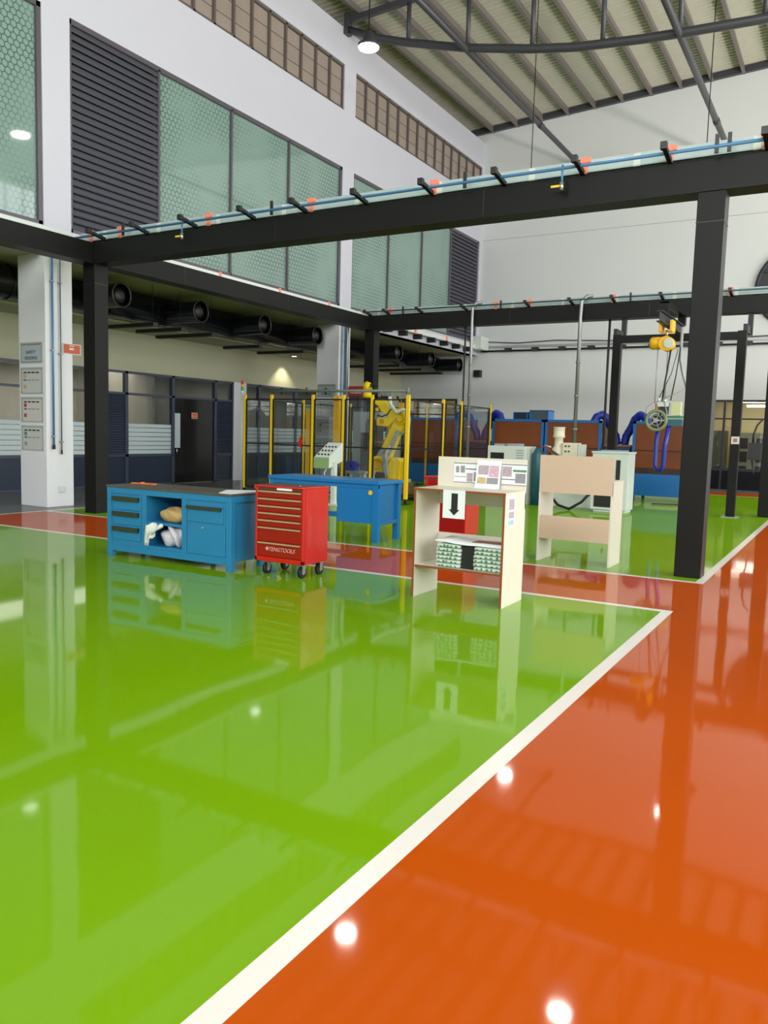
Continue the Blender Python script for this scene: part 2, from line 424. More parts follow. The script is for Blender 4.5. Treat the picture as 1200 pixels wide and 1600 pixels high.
# rooms seen through the glass
for nm_, bx_ in (('wall_room_back', (-18.2, .8, 34, 34.1, 0, 3.4)), ('ceiling_room', (-18.2, .8, YB+.25, 34, 3.3, 3.4)), ('wall_room_right', (.8, .9, YB+.25, 34, 0, 3.4)),
                ('wall_room_left', (-18.3, -18.2, YB+.25, 34, 0, 3.4)), ('wall_room_middle', (-5.6, -5.5, YB+.25, 34, 0, 3.3)), ('floor_room', (-18.2, .8, YB+.25, 34, -.05, 0))):
    M().box(*bx_).build(nm_, ROOMW, kind='structure')
# office room behind the aisle partition
rm = M(); rm.box(-20.1, -20, 4, 29.9, 0, 3.3); rm.box(-20, XG-.2, 4, 29.9, 3.2, 3.3); rm.box(-20, XG-.2, 3.9, 4, 0, 3.3); rm.box(-20, XG-.2, 29.8, 29.9, 0, 3.3)
rm.box(-20, XG-.2, 4, 29.9, -.05, 0); rm.box(-20, XG-.2, 16.2, 16.3, 0, 3.2)
rm.build('wall_office', mat('office wall paint', (196, 192, 176), .6), kind='structure')
# side and front enclosure (behind the camera / beyond the frame): wall with a long daylight opening
M().box(XRW, XRW+.3, Y0, 30, 0, 1.2).box(XRW, XRW+.3, Y0, 30, 9, 11.9).box(XRW, XRW+.3, Y0, 30, 13.5, 15.0).box(XRW, XRW+.3, 19.7, 20.6, 11.9, 13.5).box(XRW, XRW+.3, 9.7, 10.6, 11.9, 13.5).build('wall_right', WHITE, kind='structure')
q = M()
for k in range(20): q.box(XRW+.02, XRW+.12, Y0+k*2.5, Y0+k*2.5+.08, 1.2, 9)
q.box(XRW+.02, XRW+.12, Y0, 30, 5, 5.08)
for k in range(50): q.box(XRW+.02, XRW+.1, Y0+k, Y0+k+.05, 11.9, 13.5)
q.build('window_9', FRAMED, kind='structure')
M().box(-18.2, -9, Y0-.3, Y0, 0, 15.2).box(9, XRW+.3, Y0-.3, Y0, 0, 15.2).box(-9, 9, Y0-.3, Y0, 12.2, 15.2).box(-9, 9, Y0-.3, Y0, 4.5, 8.8).box(-9, -4, Y0-.3, Y0, 0, 4.5).box(4, 9, Y0-.3, Y0, 0, 4.5).build('wall_front', WHITE, kind='structure')

# ------------------------------------------------------------------ roof
zr = lambda x: 13.47+.0555*(x+13.26)
rf = M(); p_ = .2; n = 250; ys = []
for i in range(n):
    y = Y0+i*p_; ys += [(y, 0), (y+.04, .06), (y+.12, .06), (y+.16, 0)]
st = 0
for y, dz in ys: rf.v += [(-15.3, y, zr(-15.3)+dz), (XRW+.3, y, zr(XRW+.3)+dz)]
for i in range(len(ys)-1): rf.face((2*i, 2*i+1, 2*i+3, 2*i+2))
roof = rf.build('ceiling', ROOF, kind='structure')
M().box(-8, 6, -15, 1, 13.62, 13.66).build('added_fill_panel', FROST, roof)  # unseen panel added to go with the overhead fill; the roof stays closed
x = -13.9
while x < XRW-.2:
    q = M(); z = zr(x)
    q.box(x-.035, x+.035, Y0, 30, z-.2, z-.005); q.box(x-.035, x+.07, Y0, 30, z-.215, z-.2)
    q.build('purlin', PURL, roof); x += .985
M().box(-14.6, 13, 29.86, 29.99, 13.3, 13.42).build('rafter_edge', TRUSS, roof)
# sloped edge angle along the gable
M().hexa([(-14.6, 29.85, zr(-14.6)-.2), (XRW, 29.85, zr(XRW)-.2), (XRW, 30, zr(XRW)-.2), (-14.6, 30, zr(-14.6)-.2),
          (-14.6, 29.85, zr(-14.6)-.01), (XRW, 29.85, zr(XRW)-.01), (XRW, 30, zr(XRW)-.01), (-14.6, 30, zr(-14.6)-.01)]).build('edge_beam', TRUSS, roof)
bpy.data.objects.remove([o for o in roof.children if o.name.startswith('rafter_edge')][0])
# bowed truss
tr = thing('roof_truss', (-4, 20, 10.8), 'dark bowed steel roof truss spanning the hall under the roof sheets', 'roof truss')
cp = [(-13.2, 12.9), (-12.2, 12.46), (-11.22, 12.14), (-10.02, 11.8), (-9.44, 11.64), (-7.67, 11.26), (-6.54, 11.07), (-5.0, 10.93), (-4.12, 10.88), (-2.39, 10.81), (-.6, 10.84), (1.2, 10.95), (3, 11.12), (4.8, 11.42), (6.6, 11.8), (8.4, 12.35), (10.4, 13.0)]
M().tube([(x, 20, z) for x, z in cp], .105, 12).build('bottom_chord', TRUSS, tr)
M().bar((-13.2, 20, zr(-13.2)-.35), (XRW, 20, zr(XRW)-.35), .14, .16).build('top_chord', TRUSS, tr)
def zc(x):
    for (a, za), (b, zb) in zip(cp[:-1], cp[1:]):
        if a <= x <= b: return za+(zb-za)*(x-a)/(b-a)
for k in range(12):
    x = -11.22+k*1.775
    M().tube([(x, 20, zc(x)), (x, 20, zr(x)-.35)], .06, 10).build('strut', TRUSS, tr)
M().box(-13.24, -13.12, 19.88, 20.12, 12.75, 13.3).build('end_plate', TRUSS, tr)
for x, z, lab in ((-9.46, 11.62, 'left of the two long dark roof brace pipes running to the back wall'), (-4.12, 10.88, 'right long dark roof brace pipe with a collar, crossing the truss')):
    t = thing('brace_pipe', (x, 25, z-.09), lab, 'pipe', 'roof brace pipes')
    M().tube([(x, 12, z-.02), (x, 30, z-.02)], .085, 12).build('pipe', TRUSS, t)
    M().tube([(x, 29.9, z-.02), (x, 30, z-.02)], .16, 16).build('wall_flange', TRUSS, t); M().tube([(x, 25.6, z-.02), (x, 25.9, z-.02)], .1, 12).build('collar', TRUSS, t)
# high bay lamps
lampdat = [(-8.3, 13.3, 'round high bay lamp glowing beside the upper left clerestory, nearest lamp in view'), (-3.8, 13.4, 'high bay lamp above the frame whose glow mirrors low in the orange floor'),
           (-8.5, 22.5, 'high bay lamp hidden behind the near steel beam, hung on a thin rod'), (-3.8, 22.5, 'high bay lamp hung on a rod near the right brace pipe')]
lp = None
for x, y, lab in lampdat:
    if lp is None:
        lp = thing('high_bay_lamp', (0, 0, 0), lab, 'lamp', 'high bay lamps')
        M().tube([(0, 0, .0), (0, 0, .05), (0, 0, .09), (0, 0, .25)], [.2, .2, .12, .09], 24).build('lamp_housing', STEELB, lp)
        M().tube([(0, 0, -.02), (0, 0, 0)], [.18, .19], 24).build('diffuser', LAMPE, lp)
        M().tube([(0, 0, .25), (0, 0, zr(-6)-8.7)], .012, 8).build('hanging_rod', STEEL, lp)
        t = lp
    else: t = copy_tree(lp); t['label'] = lab
    t.location = (x, y, 8.7)

# ------------------------------------------------------------------ steel frame
def column(x0, y0, h, lab, name='steel_column', w=.3):
    t = thing(name, (x0+w/2, y0+w/2, 0), lab, 'column')
    c = M(); c.box(x0, x0+w, y0, y0+w, 0, h); c.build('column_shaft', STEEL, t, bevel=.006)
    M().box(x0-.004, x0+w+.004, y0-.004, y0+w+.004, h-.36, h-.35).build('seam', BLACK, t)
    return t
column(-1.745, 9.96, 4.45, 'tall charcoal steel column nearest the camera at the corner of the orange lanes')
column(-12.09, 9.96, 4.45, 'charcoal steel column behind the left end of the blue workbench')
column(-11.96, 19.35, 4.45, 'charcoal steel column standing inside the robot fence')
column(-1.72, 19.35, 4.45, 'charcoal steel column at the right edge carrying a small black box')
def beam(x0, x1, y0, y1, lab):
    t = thing('steel_beam', ((x0+x1)/2, (y0+y1)/2, 4.45), lab, 'beam')
    M().box(x0, x1, y0, y1, 4.45, 4.79).build('beam_web', STEEL, t, bevel=.005)
    alongx = (x1-x0) > (y1-y0); q = M(); s_ = M()
    if alongx:
        q.box(x0, x1, y0-.02, y1+.02, 4.43, 4.45); 
        for x in [x0+.9+k*3.4 for k in range(int((x1-x0)/3.4))]: s_.box(x, x+.012, y0-.003, y0, 4.46, 4.78)
    else:
        q.box(x0-.02, x1+.02, y0, y1, 4.43, 4.45)
        for y in [y0+1.9+k*3.4 for k in range(int((y1-y0)/3.4))]: s_.box(x1, x1+.003, y, y+.012, 4.46, 4.78)
    q.build('bottom_flange', STEEL, t); s_.build('splice_joint', BLACK, t)
    return t
beam(-12.1, 6, 9.96, 10.26, 'long charcoal steel beam crossing the near side of the hall')
beam(-12.0, 6, 19.35, 19.65, 'charcoal steel beam at the far side, behind the gantry hoist')
beam(-12.1, -11.8, -7.9, 9.955, 'charcoal steel beam running to the left edge of the picture')
beam(-12.08, -11.78, 10.265, 19.345, 'charcoal steel beam running back between the two left columns')

def tray_x(y, x0, x1, zt, brs, cls, clips, lab, blue=True):
    t = thing('cable_tray', ((x0+x1)/2, y+.12, zt), lab, 'cable tray')
    q = M(); q.box(x0, x1, y, y+.012, zt+.03, zt+.19); q.box(x0, x1, y+.24, y+.252, zt+.03, zt+.19); q.box(x0, x1, y, y+.25, zt+.03, zt+.04)
    q.build('tray_rail', TRAYM, t)
    for k in range(int((x1-x0)/1.3)): M().box(x0+.6+k*1.3, x0+.68+k*1.3, y-.004, y, zt+.035, zt+.185).build('coupler_plate', MWHITE, t)
    for x in brs:
        M().bar((x, y-.36, zt+.1), (x, y+.05, zt+.03), .05, .05).box(x-.035, x+.035, y-.4, y-.33, zt+.06, zt+.14).build('bracket', BLACK, t)
    for x in cls:
        M().box(x-.03, x+.03, y-.03, y-.006, zt+.02, zt+.2).box(x-.05, x+.07, y-.04, y-.006, zt+.15, zt+.21).build('clamp', ORCL, t)
    for x in clips:
        M().box(x-.02, x+.02, y-.2, y-.17, zt, zt+.2).build('clip', BLACK, t)
    return t
BX = [-11.55, -10.5, -9.42, -8.22, -7.25, -6.2, -5.15, -4.12, -3.1, -2.08, -1.05, 0, 1.05]
tray_x(9.99, -12.2, 6, 4.79, BX, [-11.9, -11.16, -9.15, -7.15, -5.13, -3.08, -2.08, -1.07, 1], [-10.9, -7.75, -4.6, -1.55, -1.42],
       'pale grey cable tray with orange clamps lying on the near beam', )
M().tube([(-12.6, 9.80, 4.86), (6, 9.80, 4.86)], .019, 10).build('air_pipe', BLUEP, label='thin blue air pipe running along the near beam tray', cat='pipe')
tray_x(19.4, -12.2, 6, 4.79, [-11.8, -11.2, -10.2, -8.9, -7.2, -6.1, -5.1, -4.0, -2.55, -1.2], [-12.05, -11.2, -8.1, -7.2, -5.15, -2.6, -1.2], [-10.7, -7.9, -4.7],
       'pale grey cable tray with orange clamps lying on the far beam')
M().tube([(-12.5, 19.22, 4.9), (6, 19.22, 4.9)], .02, 8).build('air_pipe', mat('slate blue pipe', (64, 84, 98), .4), label='thin slate blue pipe running along the far beam tray', cat='pipe')
for y0, y1, lab in ((-7.5, 9.5, 'white cable tray on the beam at the left edge of the picture'), (10.3, 19.3, 'white cable tray on the beam between the two left columns')):
    t = thing('cable_tray', (-11.95, (y0+y1)/2, 4.79), lab, 'cable tray')
    M().box(-12.06, -11.84, y0, y1, 4.79, 4.86).build('tray_rail', MWHITE, t)
    y = y0+.9
    while y < y1:
        M().box(-11.86, -11.82, y, y+.05, 4.795, 4.9).build('clamp', ORCL, t); y += 2.05
# white tray on wall bay three with black brackets
t = thing('cable_tray', (-13.1, 26, 4.85), 'white cable tray on black brackets below the farthest upper windows', 'cable tray')
M().box(-13.24, -13.0, 20.7, 29.3, 4.98, 5.12).build('tray_rail', MWHITE, t)
for k in range(8): M().box(-13.25, -12.95, 21.5+k*1.02, 21.62+k*1.02, 4.82, 4.98).build('bracket', BLACK, t)
for y in (24.2, 26.6, 28.7): M().box(-12.99, -12.96, y, y+.06, 4.95, 5.16).build('clamp', ORCL, t)
M().box(-13.2, -12.75, 29.2, 29.95, 4.95, 5.45).build('junction_box', MWHITE, label='white junction box high in the corner by the back wall', cat='box', bevel=.01)
# wall conduit along the back
t = thing('wall_conduit', (-5, 29.9, 4.85), 'long dark pipe run with black supports along the back wall', 'pipe run')
M().tube([(-13, 29.86, 4.93), (6, 29.86, 4.93)], .035, 8).build('conduit', BLACK, t)
M().box(-13, 6, 29.94, 29.99, 5.06, 5.14).build('cable_duct', GALV, t)
M().tube([(-12.9, 29.9, 5.3), (-11.5, 29.9, 5.22), (-10, 29.9, 5.28), (-8, 29.9, 5.2), (-6, 29.9, 5.22), (-4.5, 29.9, 5.16), (-2, 29.9, 5.2), (6, 29.9, 5.2)], .018, 6).build('cable', BLACK, t)
for x in (-12.9, -11.9, -10.8, -9.74, -8.64, -7.5, -6.45, -5.35, -4.25, -3.3, -2.2): M().box(x-.12, x+.12, 29.8, 29.99, 4.9, 5.03).build('bracket', BLACK, t)
# drop conduits
def pipe(pts, rad, m, name, lab, grp=None, n=10, clamps=0):
    q = M().tube(pts, rad, n)
    for k in range(clamps):
        z = 1+k*.8; q.tube([(pts[-1][0], pts[-1][1], z), (pts[-1][0], pts[-1][1], z+.05)], rad*1.35, n)
    return q.build(name, m, label=lab, cat='pipe', group=grp)
pipe([(-8.5, 19.4, 5.0), (-8.62, 19.3, 4.98), (-8.68, 19.25, 4.85), (-8.68, 19.25, 4.5), (-8.68, 19.25, 0)], .04, GALV, 'drop_conduit', 'galvanised conduit dropping from the far beam beside the fence corner', 'drop conduits', clamps=4)
pipe([(-5.65, 19.4, 5.0), (-5.75, 19.3, 4.98), (-5.85, 19.25, 4.85), (-5.86, 19.25, 4.5), (-5.86, 19.25, 1.0)], .045, GALV, 'drop_conduit', 'galvanised conduit dropping from the far beam in front of the amber booth', 'drop conduits', clamps=4)
pipe([(-12.3, 19.5, 4.97), (-12.45, 19.4, 4.95), (-12.52, 19.35, 4.8), (-12.53, 19.35, 4.4), (-12.53, 19.35, 0)], .05, GALV, 'drop_conduit', 'galvanised conduit bending down from the left beam beside the second pillar', 'drop conduits')
pipe([(-8.97, 19.5, 4.43), (-8.97, 19.5, 0)], .025, STEELB, 'drop_rod', 'thin grey rod hanging under the far beam left of the fence corner conduit', 'thin drop rods', 8)
pipe([(-5.22, 19.5, 4.43), (-5.22, 19.5, 1.2)], .03, STEELB, 'drop_rod', 'thin dark pipe under the far beam just left of the gantry leg', 'thin drop rods', 8)
# blue pipes on first pillar
def valve_pipe(x, y, z0, z1, m, lab, rad=.02):
    t = thing('riser_pipe', (x, y, z0), lab, 'pipe')
    M().tube([(x, y, z0), (x, y, z1)], rad, 8).build('pipe', m, t)
    q = M()
    for z in (z0+.15, (z0+z1)/2, z1-.5): q.box(x-.06, x+.02, y-.035, y+.035, z, z+.02)
    q.build('bracket', GALV, t)
    M().cyl((x, y, z0-.08), (x, y, z0), rad*1.5, n=10).build('valve', [BLACK], t)
    return t
valve_pipe(-13.215, 10.18, 1.2, 4.75, BLUEP, 'blue air riser pipe on the side of the near white pillar')
valve_pipe(-13.22, 10.36, 1.1, 4.75, mat('green grey pipe', (84, 100, 98), .4), 'thin dark green riser pipe on the side of the near white pillar', .012)
valve_pipe(-13.215, 20.15, 1.2, 4.75, mat('pale blue pipe', (150, 175, 190), .4), 'pale blue riser pipe on the second pillar, nearer the camera', .035)
valve_pipe(-13.215, 20.32, 1.2, 4.75, BLUEP, 'blue riser pipe on the second pillar, farther one', .03)
# ball valves on near beam
for x, lab in ((-9.55, 'small yellow handled air valve hanging left on the near beam'), (-3.3, 'small yellow handled air valve hanging right on the near beam')):
    t = thing('air_valve', (x, 9.8, 4.6), lab, 'valve')
    M().tube([(x, 9.8, 4.9), (x, 9.8, 4.66)], .014, 8).build('pipe', BLUEP, t)
    M().cyl((x, 9.8, 4.60), (x, 9.8, 4.70), .025, n=10).build('valve_body', CHROME, t)
    M().box(x-.13, x-.02, 9.78, 9.8, 4.64, 4.665).build('lever', YEL, t)

# ------------------------------------------------------------------ ducts under the overhang
t = thing('air_duct', (-14.85, 12, 4.05), 'long black round air duct under the overhang', 'duct')
q = M().tube([(-14.93, Y0+.1, 4.4), (-14.93, 29.6, 4.4)], .335, 24)
q.build('duct_body', DUCT, t)
for k in range(14): M().ring((-14.93, Y0+1+k*2.45, 4.4), (0, 1, 0), .335, .02, 24, 6).build('seam_ring', DUCT, t)
jet = None
for y, lab in ((2.5, 'beyond the left edge'), (7.4, 'left of the near white pillar'), (12.3, 'black jet nozzle just right of the left column, first of its row'), (14.72, 'second black jet nozzle right of the left column'), (17.15, 'third black jet nozzle right of the left column'),
               (19.58, 'black jet nozzle just left of the second white pillar'), (24.45, 'nearest black jet nozzle of the group right of the far left column'), (26.95, 'middle black jet nozzle right of the far left column'), (29.4, 'black jet nozzle nearest the back wall')):
    if y < 9: continue
    lab2 = lab
    if jet is None:
        jet = thing('jet_nozzle', (0, 0, 0), lab2, 'air nozzle', 'jet nozzles on the black duct')
        M().tube([(-1.0, 0, 0), (-.15, 0, 0), (0, 0, 0)], [.25, .25, .265], 24, caps=False).build('barrel', DUCT, jet)
        M().ring((0, 0, 0), (1, 0, 0), .25, .02, 28, 8).build('rim', mat('dull dark rim', (44, 42, 40), .25, .3), jet)
        M().tube([(-.12, 0, 0), (-.04, 0, 0), (.0, 0, 0)], [.21, .14, .06], 20).build('inner_cone', BLACK, jet)
        M().tube([(-.2, 0, 0), (-.5, 0, 0)], .24, 16).build('throat', BLACK, jet)
        t = jet
    else: t = copy_tree(jet); t['label'] = lab2
    t.location = (-13.72, y, 4.37)
# hanging slats
sl = None
for i, (y, x0, x1, lab) in enumerate(((13.25, -15.2, -13.7, 'first black hanging light bar right of the left column'), (14.12, -15.2, -13.7, 'second black hanging light bar right of the left column'), (15.15, -15.6, -13.7, 'third, longer black hanging light bar under the overhang'),
        (17.7, -15.6, -14.3, 'short black hanging light bar above the dark door'), (19.2, -15.6, -13.9, 'black hanging light bar just before the second pillar'),
        (24, -15.6, -13.4, 'nearest black hanging bar in the far bay'), (25.6, -15.6, -13.4, 'second black hanging bar in the far bay'), (27.2, -15.6, -13.4, 'farthest black hanging bar in the far bay'))):
    t = thing('light_bar', ((x0+x1)/2, y, 3.86), lab, 'light bar', 'black bars hung under the overhang')
    M().box(x0, x1, y-.07, y+.07, 3.84, 3.92).build('bar_housing', BLACK, t)
    top = 4.78
    M().tube([(x1-.1, y, 3.92), (x1-.1, y, top)], .005, 6).tube([(-14.5, y, 3.92), (-14.5, y, top)], .005, 6).build('hanger', STEEL, t)

# ------------------------------------------------------------------ office partition on aisle wall
def part_bay(idx, y0, y1, style):
    """style: glass / louver / door"""
    w = thing('window_%d' % idx if style != 'door' else 'door_1', (XG, (y0+y1)/2, 0), None, None, kind='structure')
    q = M(); t = .05; xa, xb = XG-.08, XG+.03
    q.box(xa, xb, y0, y0+t, 0, 3.04); q.box(xa, xb, y1-t, y1, 0, 3.04); q.box(xa, xb, y0, y1, 2.98, 3.04); q.box(xa, xb, y0, y1, 2.42, 2.48)
    if style != 'door': q.box(xa, xb, y0, y1, .78, .85); q.box(xa, xb, y0, y1, 0, .05)
    q.build('window_frame' if style != 'door' else 'door_frame', FRAME, w)
    M().box(XG-.03, XG-.02, y0+t, y1-t, 2.48, 2.98).build('transom_pane', DARKG, w)
    if style == 'glass':
        M().box(XG-.03, XG-.02, y0+t, y1-t, .85, 2.42).build('pane', DARKG, w)
        q = M(); z = .86; gaps = [.115, .115, .12, .12, .12, .12, .11]
        for g_ in gaps: q.box(XG-.02, XG-.017, y0+t, y1-t, z, z+g_-.018); z += g_
        q.build('frosted_stripes', FROST, w)
        M().box(XG-.04, XG-.01, y0+t, y1-t, .05, .78).build('dado', NAVY, w)
    elif style == 'louver':
        q = M(); n = 24; h = (2.42-.85)/n
        for i in range(n):
            z = .85+i*h
            q.hexa([(XG-.05, y0+t, z+h*.85), (XG-.05, y1-t, z+h*.85), (XG-.04, y1-t, z+h), (XG-.04, y0+t, z+h), (XG, y0+t, z), (XG, y1-t, z), (XG+.012, y1-t, z+.015), (XG+.012, y0+t, z+.015)])
        q.box(XG-.07, XG-.06, y0+t, y1-t, .85, 2.42)
        q.build('louver', FRAME, w)
        M().box(XG-.04, XG-.01, y0+t, y1-t, .05, .78).build('dado', NAVY, w)
    else:
        lf = M().box(XG-.05, XG-.01, y0+t, y1-t, .02, 2.42).build('door_leaf', GLOSSB, w)
        M().box(XG-.012, XG-.004, y0+.08, y0+.30, 1.02, 2.0).build('vision_panel', FROST, w)
        M().tube([(XG+.03, y0+.14, .85), (XG+.03, y0+.14, 1.0)], .015, 8).box(XG-.01, XG+.03, y0+.13, y0+.15, .9, .92).build('door_handle', CHROME, w)
    return w
k = 10
for a, b, s_ in ((6, 8.2, 'glass'), (8.2, 10.4, 'glass'), (10.4, 12.4, 'glass'), (12.4, 14.39, 'glass'), (14.39, 15.11, 'louver'), (15.11, 16.8, 'glass'), (16.8, 18.55, 'door'), (18.55, 19.34, 'louver'),
                 (19.93, 20.62, 'glass'), (20.62, 22.6, 'glass'), (22.6, 24.6, 'glass'), (24.6, 26.7, 'glass'), (26.7, 28.9, 'glass')):
    part_bay(k, a, b, s_); k += (s_ != 'door')
sg = M().box(XG-.004, XG+.004, 17.55, 17.8, 1.86, 2.04).box(XG+.004, XG+.006, 17.58, 17.77, 1.96, 2.0, 1).box(XG+.004, XG+.006, 17.58, 17.77, 1.89, 1.92, 1)
sg.build('door_sign', [mat('salmon sign', (222, 150, 120), .5), SIGNR], label='small orange notice stuck on the dark office door', cat='sign')
# downlight in the dropped ceiling
t = thing('downlight', (-16.2, 21.8, 4.0), 'recessed downlight washing the cream wall near the second pillar', 'lamp')
M().ring((-16.2, 21.8, 4.05), (0, 0, 1), .09, .015, 20, 6).build('trim_ring', MWHITE, t)
M().cyl((-16.2, 21.8, 4.04), (-16.2, 21.8, 4.055), .08, n=20).build('diffuser', DOWNE, t)

# ------------------------------------------------------------------ notices on pillars
def notice(x0, x1, z0, z1, y, lab, kind):
    t = thing('notice_holder', ((x0+x1)/2, y, z0), lab, 'notice')
    M().box(x0, x1, y-.012, y-.001, z0, z1).build('acrylic_holder', mat('clear acrylic holder', (168, 174, 168), .15, var=.05), t)
    q = M(); w = x1-x0; h = z1-z0; yy = y-.013
    if kind == 'title':
        M().box(x0+.06, x1-.06, yy-.002, yy+.001, z0+.08*h, z1-.16*h).build('sheet', mat('bluish notice paper', (168, 180, 188), .5), t)
        M().box(x0+.05, x1-.05, yy-.003, yy, z1-.13*h, z1-.07*h).box(x0+.05, x1-.05, yy-.003, yy, z0+.02, z0+.03).build('red_strip', mat('faded red strip', (140, 118, 116), .5), t)
        text('lettering', 'SAFETY', .085, ((x0+x1)/2-.01, yy-.003, z0+.52*h), (PI/2, 0, 0), mat('blurred grey ink', (70, 80, 86), .5), t, bold=True)
        text('lettering', 'READING', .085, ((x0+x1)/2, yy-.003, z0+.24*h), (PI/2, 0, 0), MATS['blurred grey ink'], t, bold=True)
    else:
        M().box(x0+.05, x1-.04, yy-.002, yy+.001, z0+.04*h, z1-.1*h).build('sheet', mat('greyed sheet', (192, 194, 190), .4) if kind != 'b' else mat('off white sheet', (200, 196, 192), .5), t)
        for r_, (zz, hh) in enumerate(((.78, .05), (.5, .04))):
            for c_ in range(4):
                xa = x0+.09+c_*(w-.16)/4
                M_ = INK if (r_ == 0 or c_ == 0) else INKG
                q = M().box(xa, xa+(w-.16)/4-.03, yy-.004, yy-.002, z0+zz*h, z0+(zz+hh)*h); q.build('heading_block', M_, t)
        for zz, mm in ((.6, {'a': INKO, 'b': INKR, 'c': INKN}[kind]), (.2, {'a': INKO, 'b': INKR, 'c': INKG}[kind])):
            M().box(x0+.09, x0+.17, yy-.004, yy-.002, z0+zz*h, z0+(zz+.14)*h).build('small_photo', mm, t)
    q = M()
    for sx in (x0+.025, x1-.025):
        for sz in (z0+.03, z1-.03): q.cyl((sx, y-.02, sz), (sx, y-.012, sz), .012, n=10)
    q.build('standoff_screw', GALV, t)
xa, xb = -13.98, -13.34
notice(xa, xb, 2.74, 3.13, 10.05, 'top notice on the near white pillar, with two lines of large lettering', 'title')
notice(xa, xb, 2.16, 2.66, 10.05, 'second notice from the top on the near white pillar, yellow photos', 'a')
notice(xa, xb, 1.62, 2.1, 10.05, 'third notice from the top on the near white pillar, with red photos', 'b')
notice(xa, xb, 1.08, 1.56, 10.05, 'lowest notice on the near white pillar', 'c')
notice(xa, xb, 2.62, 3.0, 20.02, 'top notice on the second white pillar behind the robot fence', 'title')
notice(xa, xb, 2.05, 2.5, 20.02, 'second notice on the pillar behind the robot fence', 'a')
notice(xa, xb, 1.5, 1.95, 20.02, 'third notice on the pillar behind the robot fence', 'b')
notice(xa, xb, .95, 1.4, 20.02, 'lowest notice on the pillar behind the robot fence', 'c')
def flag_sign(y, z, lab, m):
    t = thing('flag_sign', (XW+.02, y, z), lab, 'sign')
    M().box(XW+.005, XW+.02, y, y+.42, z, z+.2).build('sign_plate', MWHITE, t)
    M().box(XW+.02, XW+.024, y+.02, y+.40, z+.015, z+.185).build('red_face', m, t)
    M().box(XW+.024, XW+.027, y+.15, y+.25, z+.08, z+.12).box(XW+.024, XW+.027, y+.14, y+.26, z+.15, z+.165).build('symbol', MWHITE, t)
flag_sign(10.42, 2.95, 'orange red sign with a white symbol on the near white pillar', SIGNR)
t = thing('notice_plate', (-12.9, 20.2, 2.65), 'red sign plate on the second pillar above the fence', 'sign')
M().box(XW+.01, XW+.03, 20.3, 20.6, 2.65, 2.95).box(XW+.01, -12.75, 20.6, 20.62, 2.68, 2.98).build('sign_plate', mat('red sign face', (170, 60, 50), .5), t)
M().box(XW+.06, -12.8, 20.597, 20.6, 2.85, 2.88).box(XW+.06, -12.8, 20.597, 20.6, 2.76, 2.79).build('printed_lines', MWHITE, t)
M().box(-13.3, -13.0, 29.78, 29.99, 3.93, 4.2).build('wall_speaker', BLACK, label='small black speaker box on the back wall near the corner', cat='speaker', bevel=.02)
# socket at pillar base
M().box(XW+.004, XW+.03, 10.3, 10.42, .28, .4).build('wall_socket', MWHITE, label='small white socket low on the near pillar', cat='socket', bevel=.005)

# round fan on back wall
t = thing('wall_fan', (-1.95, 29.9, 5.45), 'large round black ventilation fan set in the back wall at the right edge', 'fan')
M().ring((-1.9, 29.93, 6.75), (0, 1, 0), 1.28, .07, 40, 8).build('rim', STEELB, t)
M().cyl((-1.9, 29.93, 6.75), (-1.9, 29.99, 6.75), 1.27, n=40).build('dark_opening', BLACK, t)
for k in range(5):
    z = 5.75+k*.5; hw = math.sqrt(max(.01, 1.25**2-(z-6.75)**2)); M().box(-1.9-hw, -1.9+hw, 29.86, 29.9, z, z+.07).build('slat', STEELB, t)

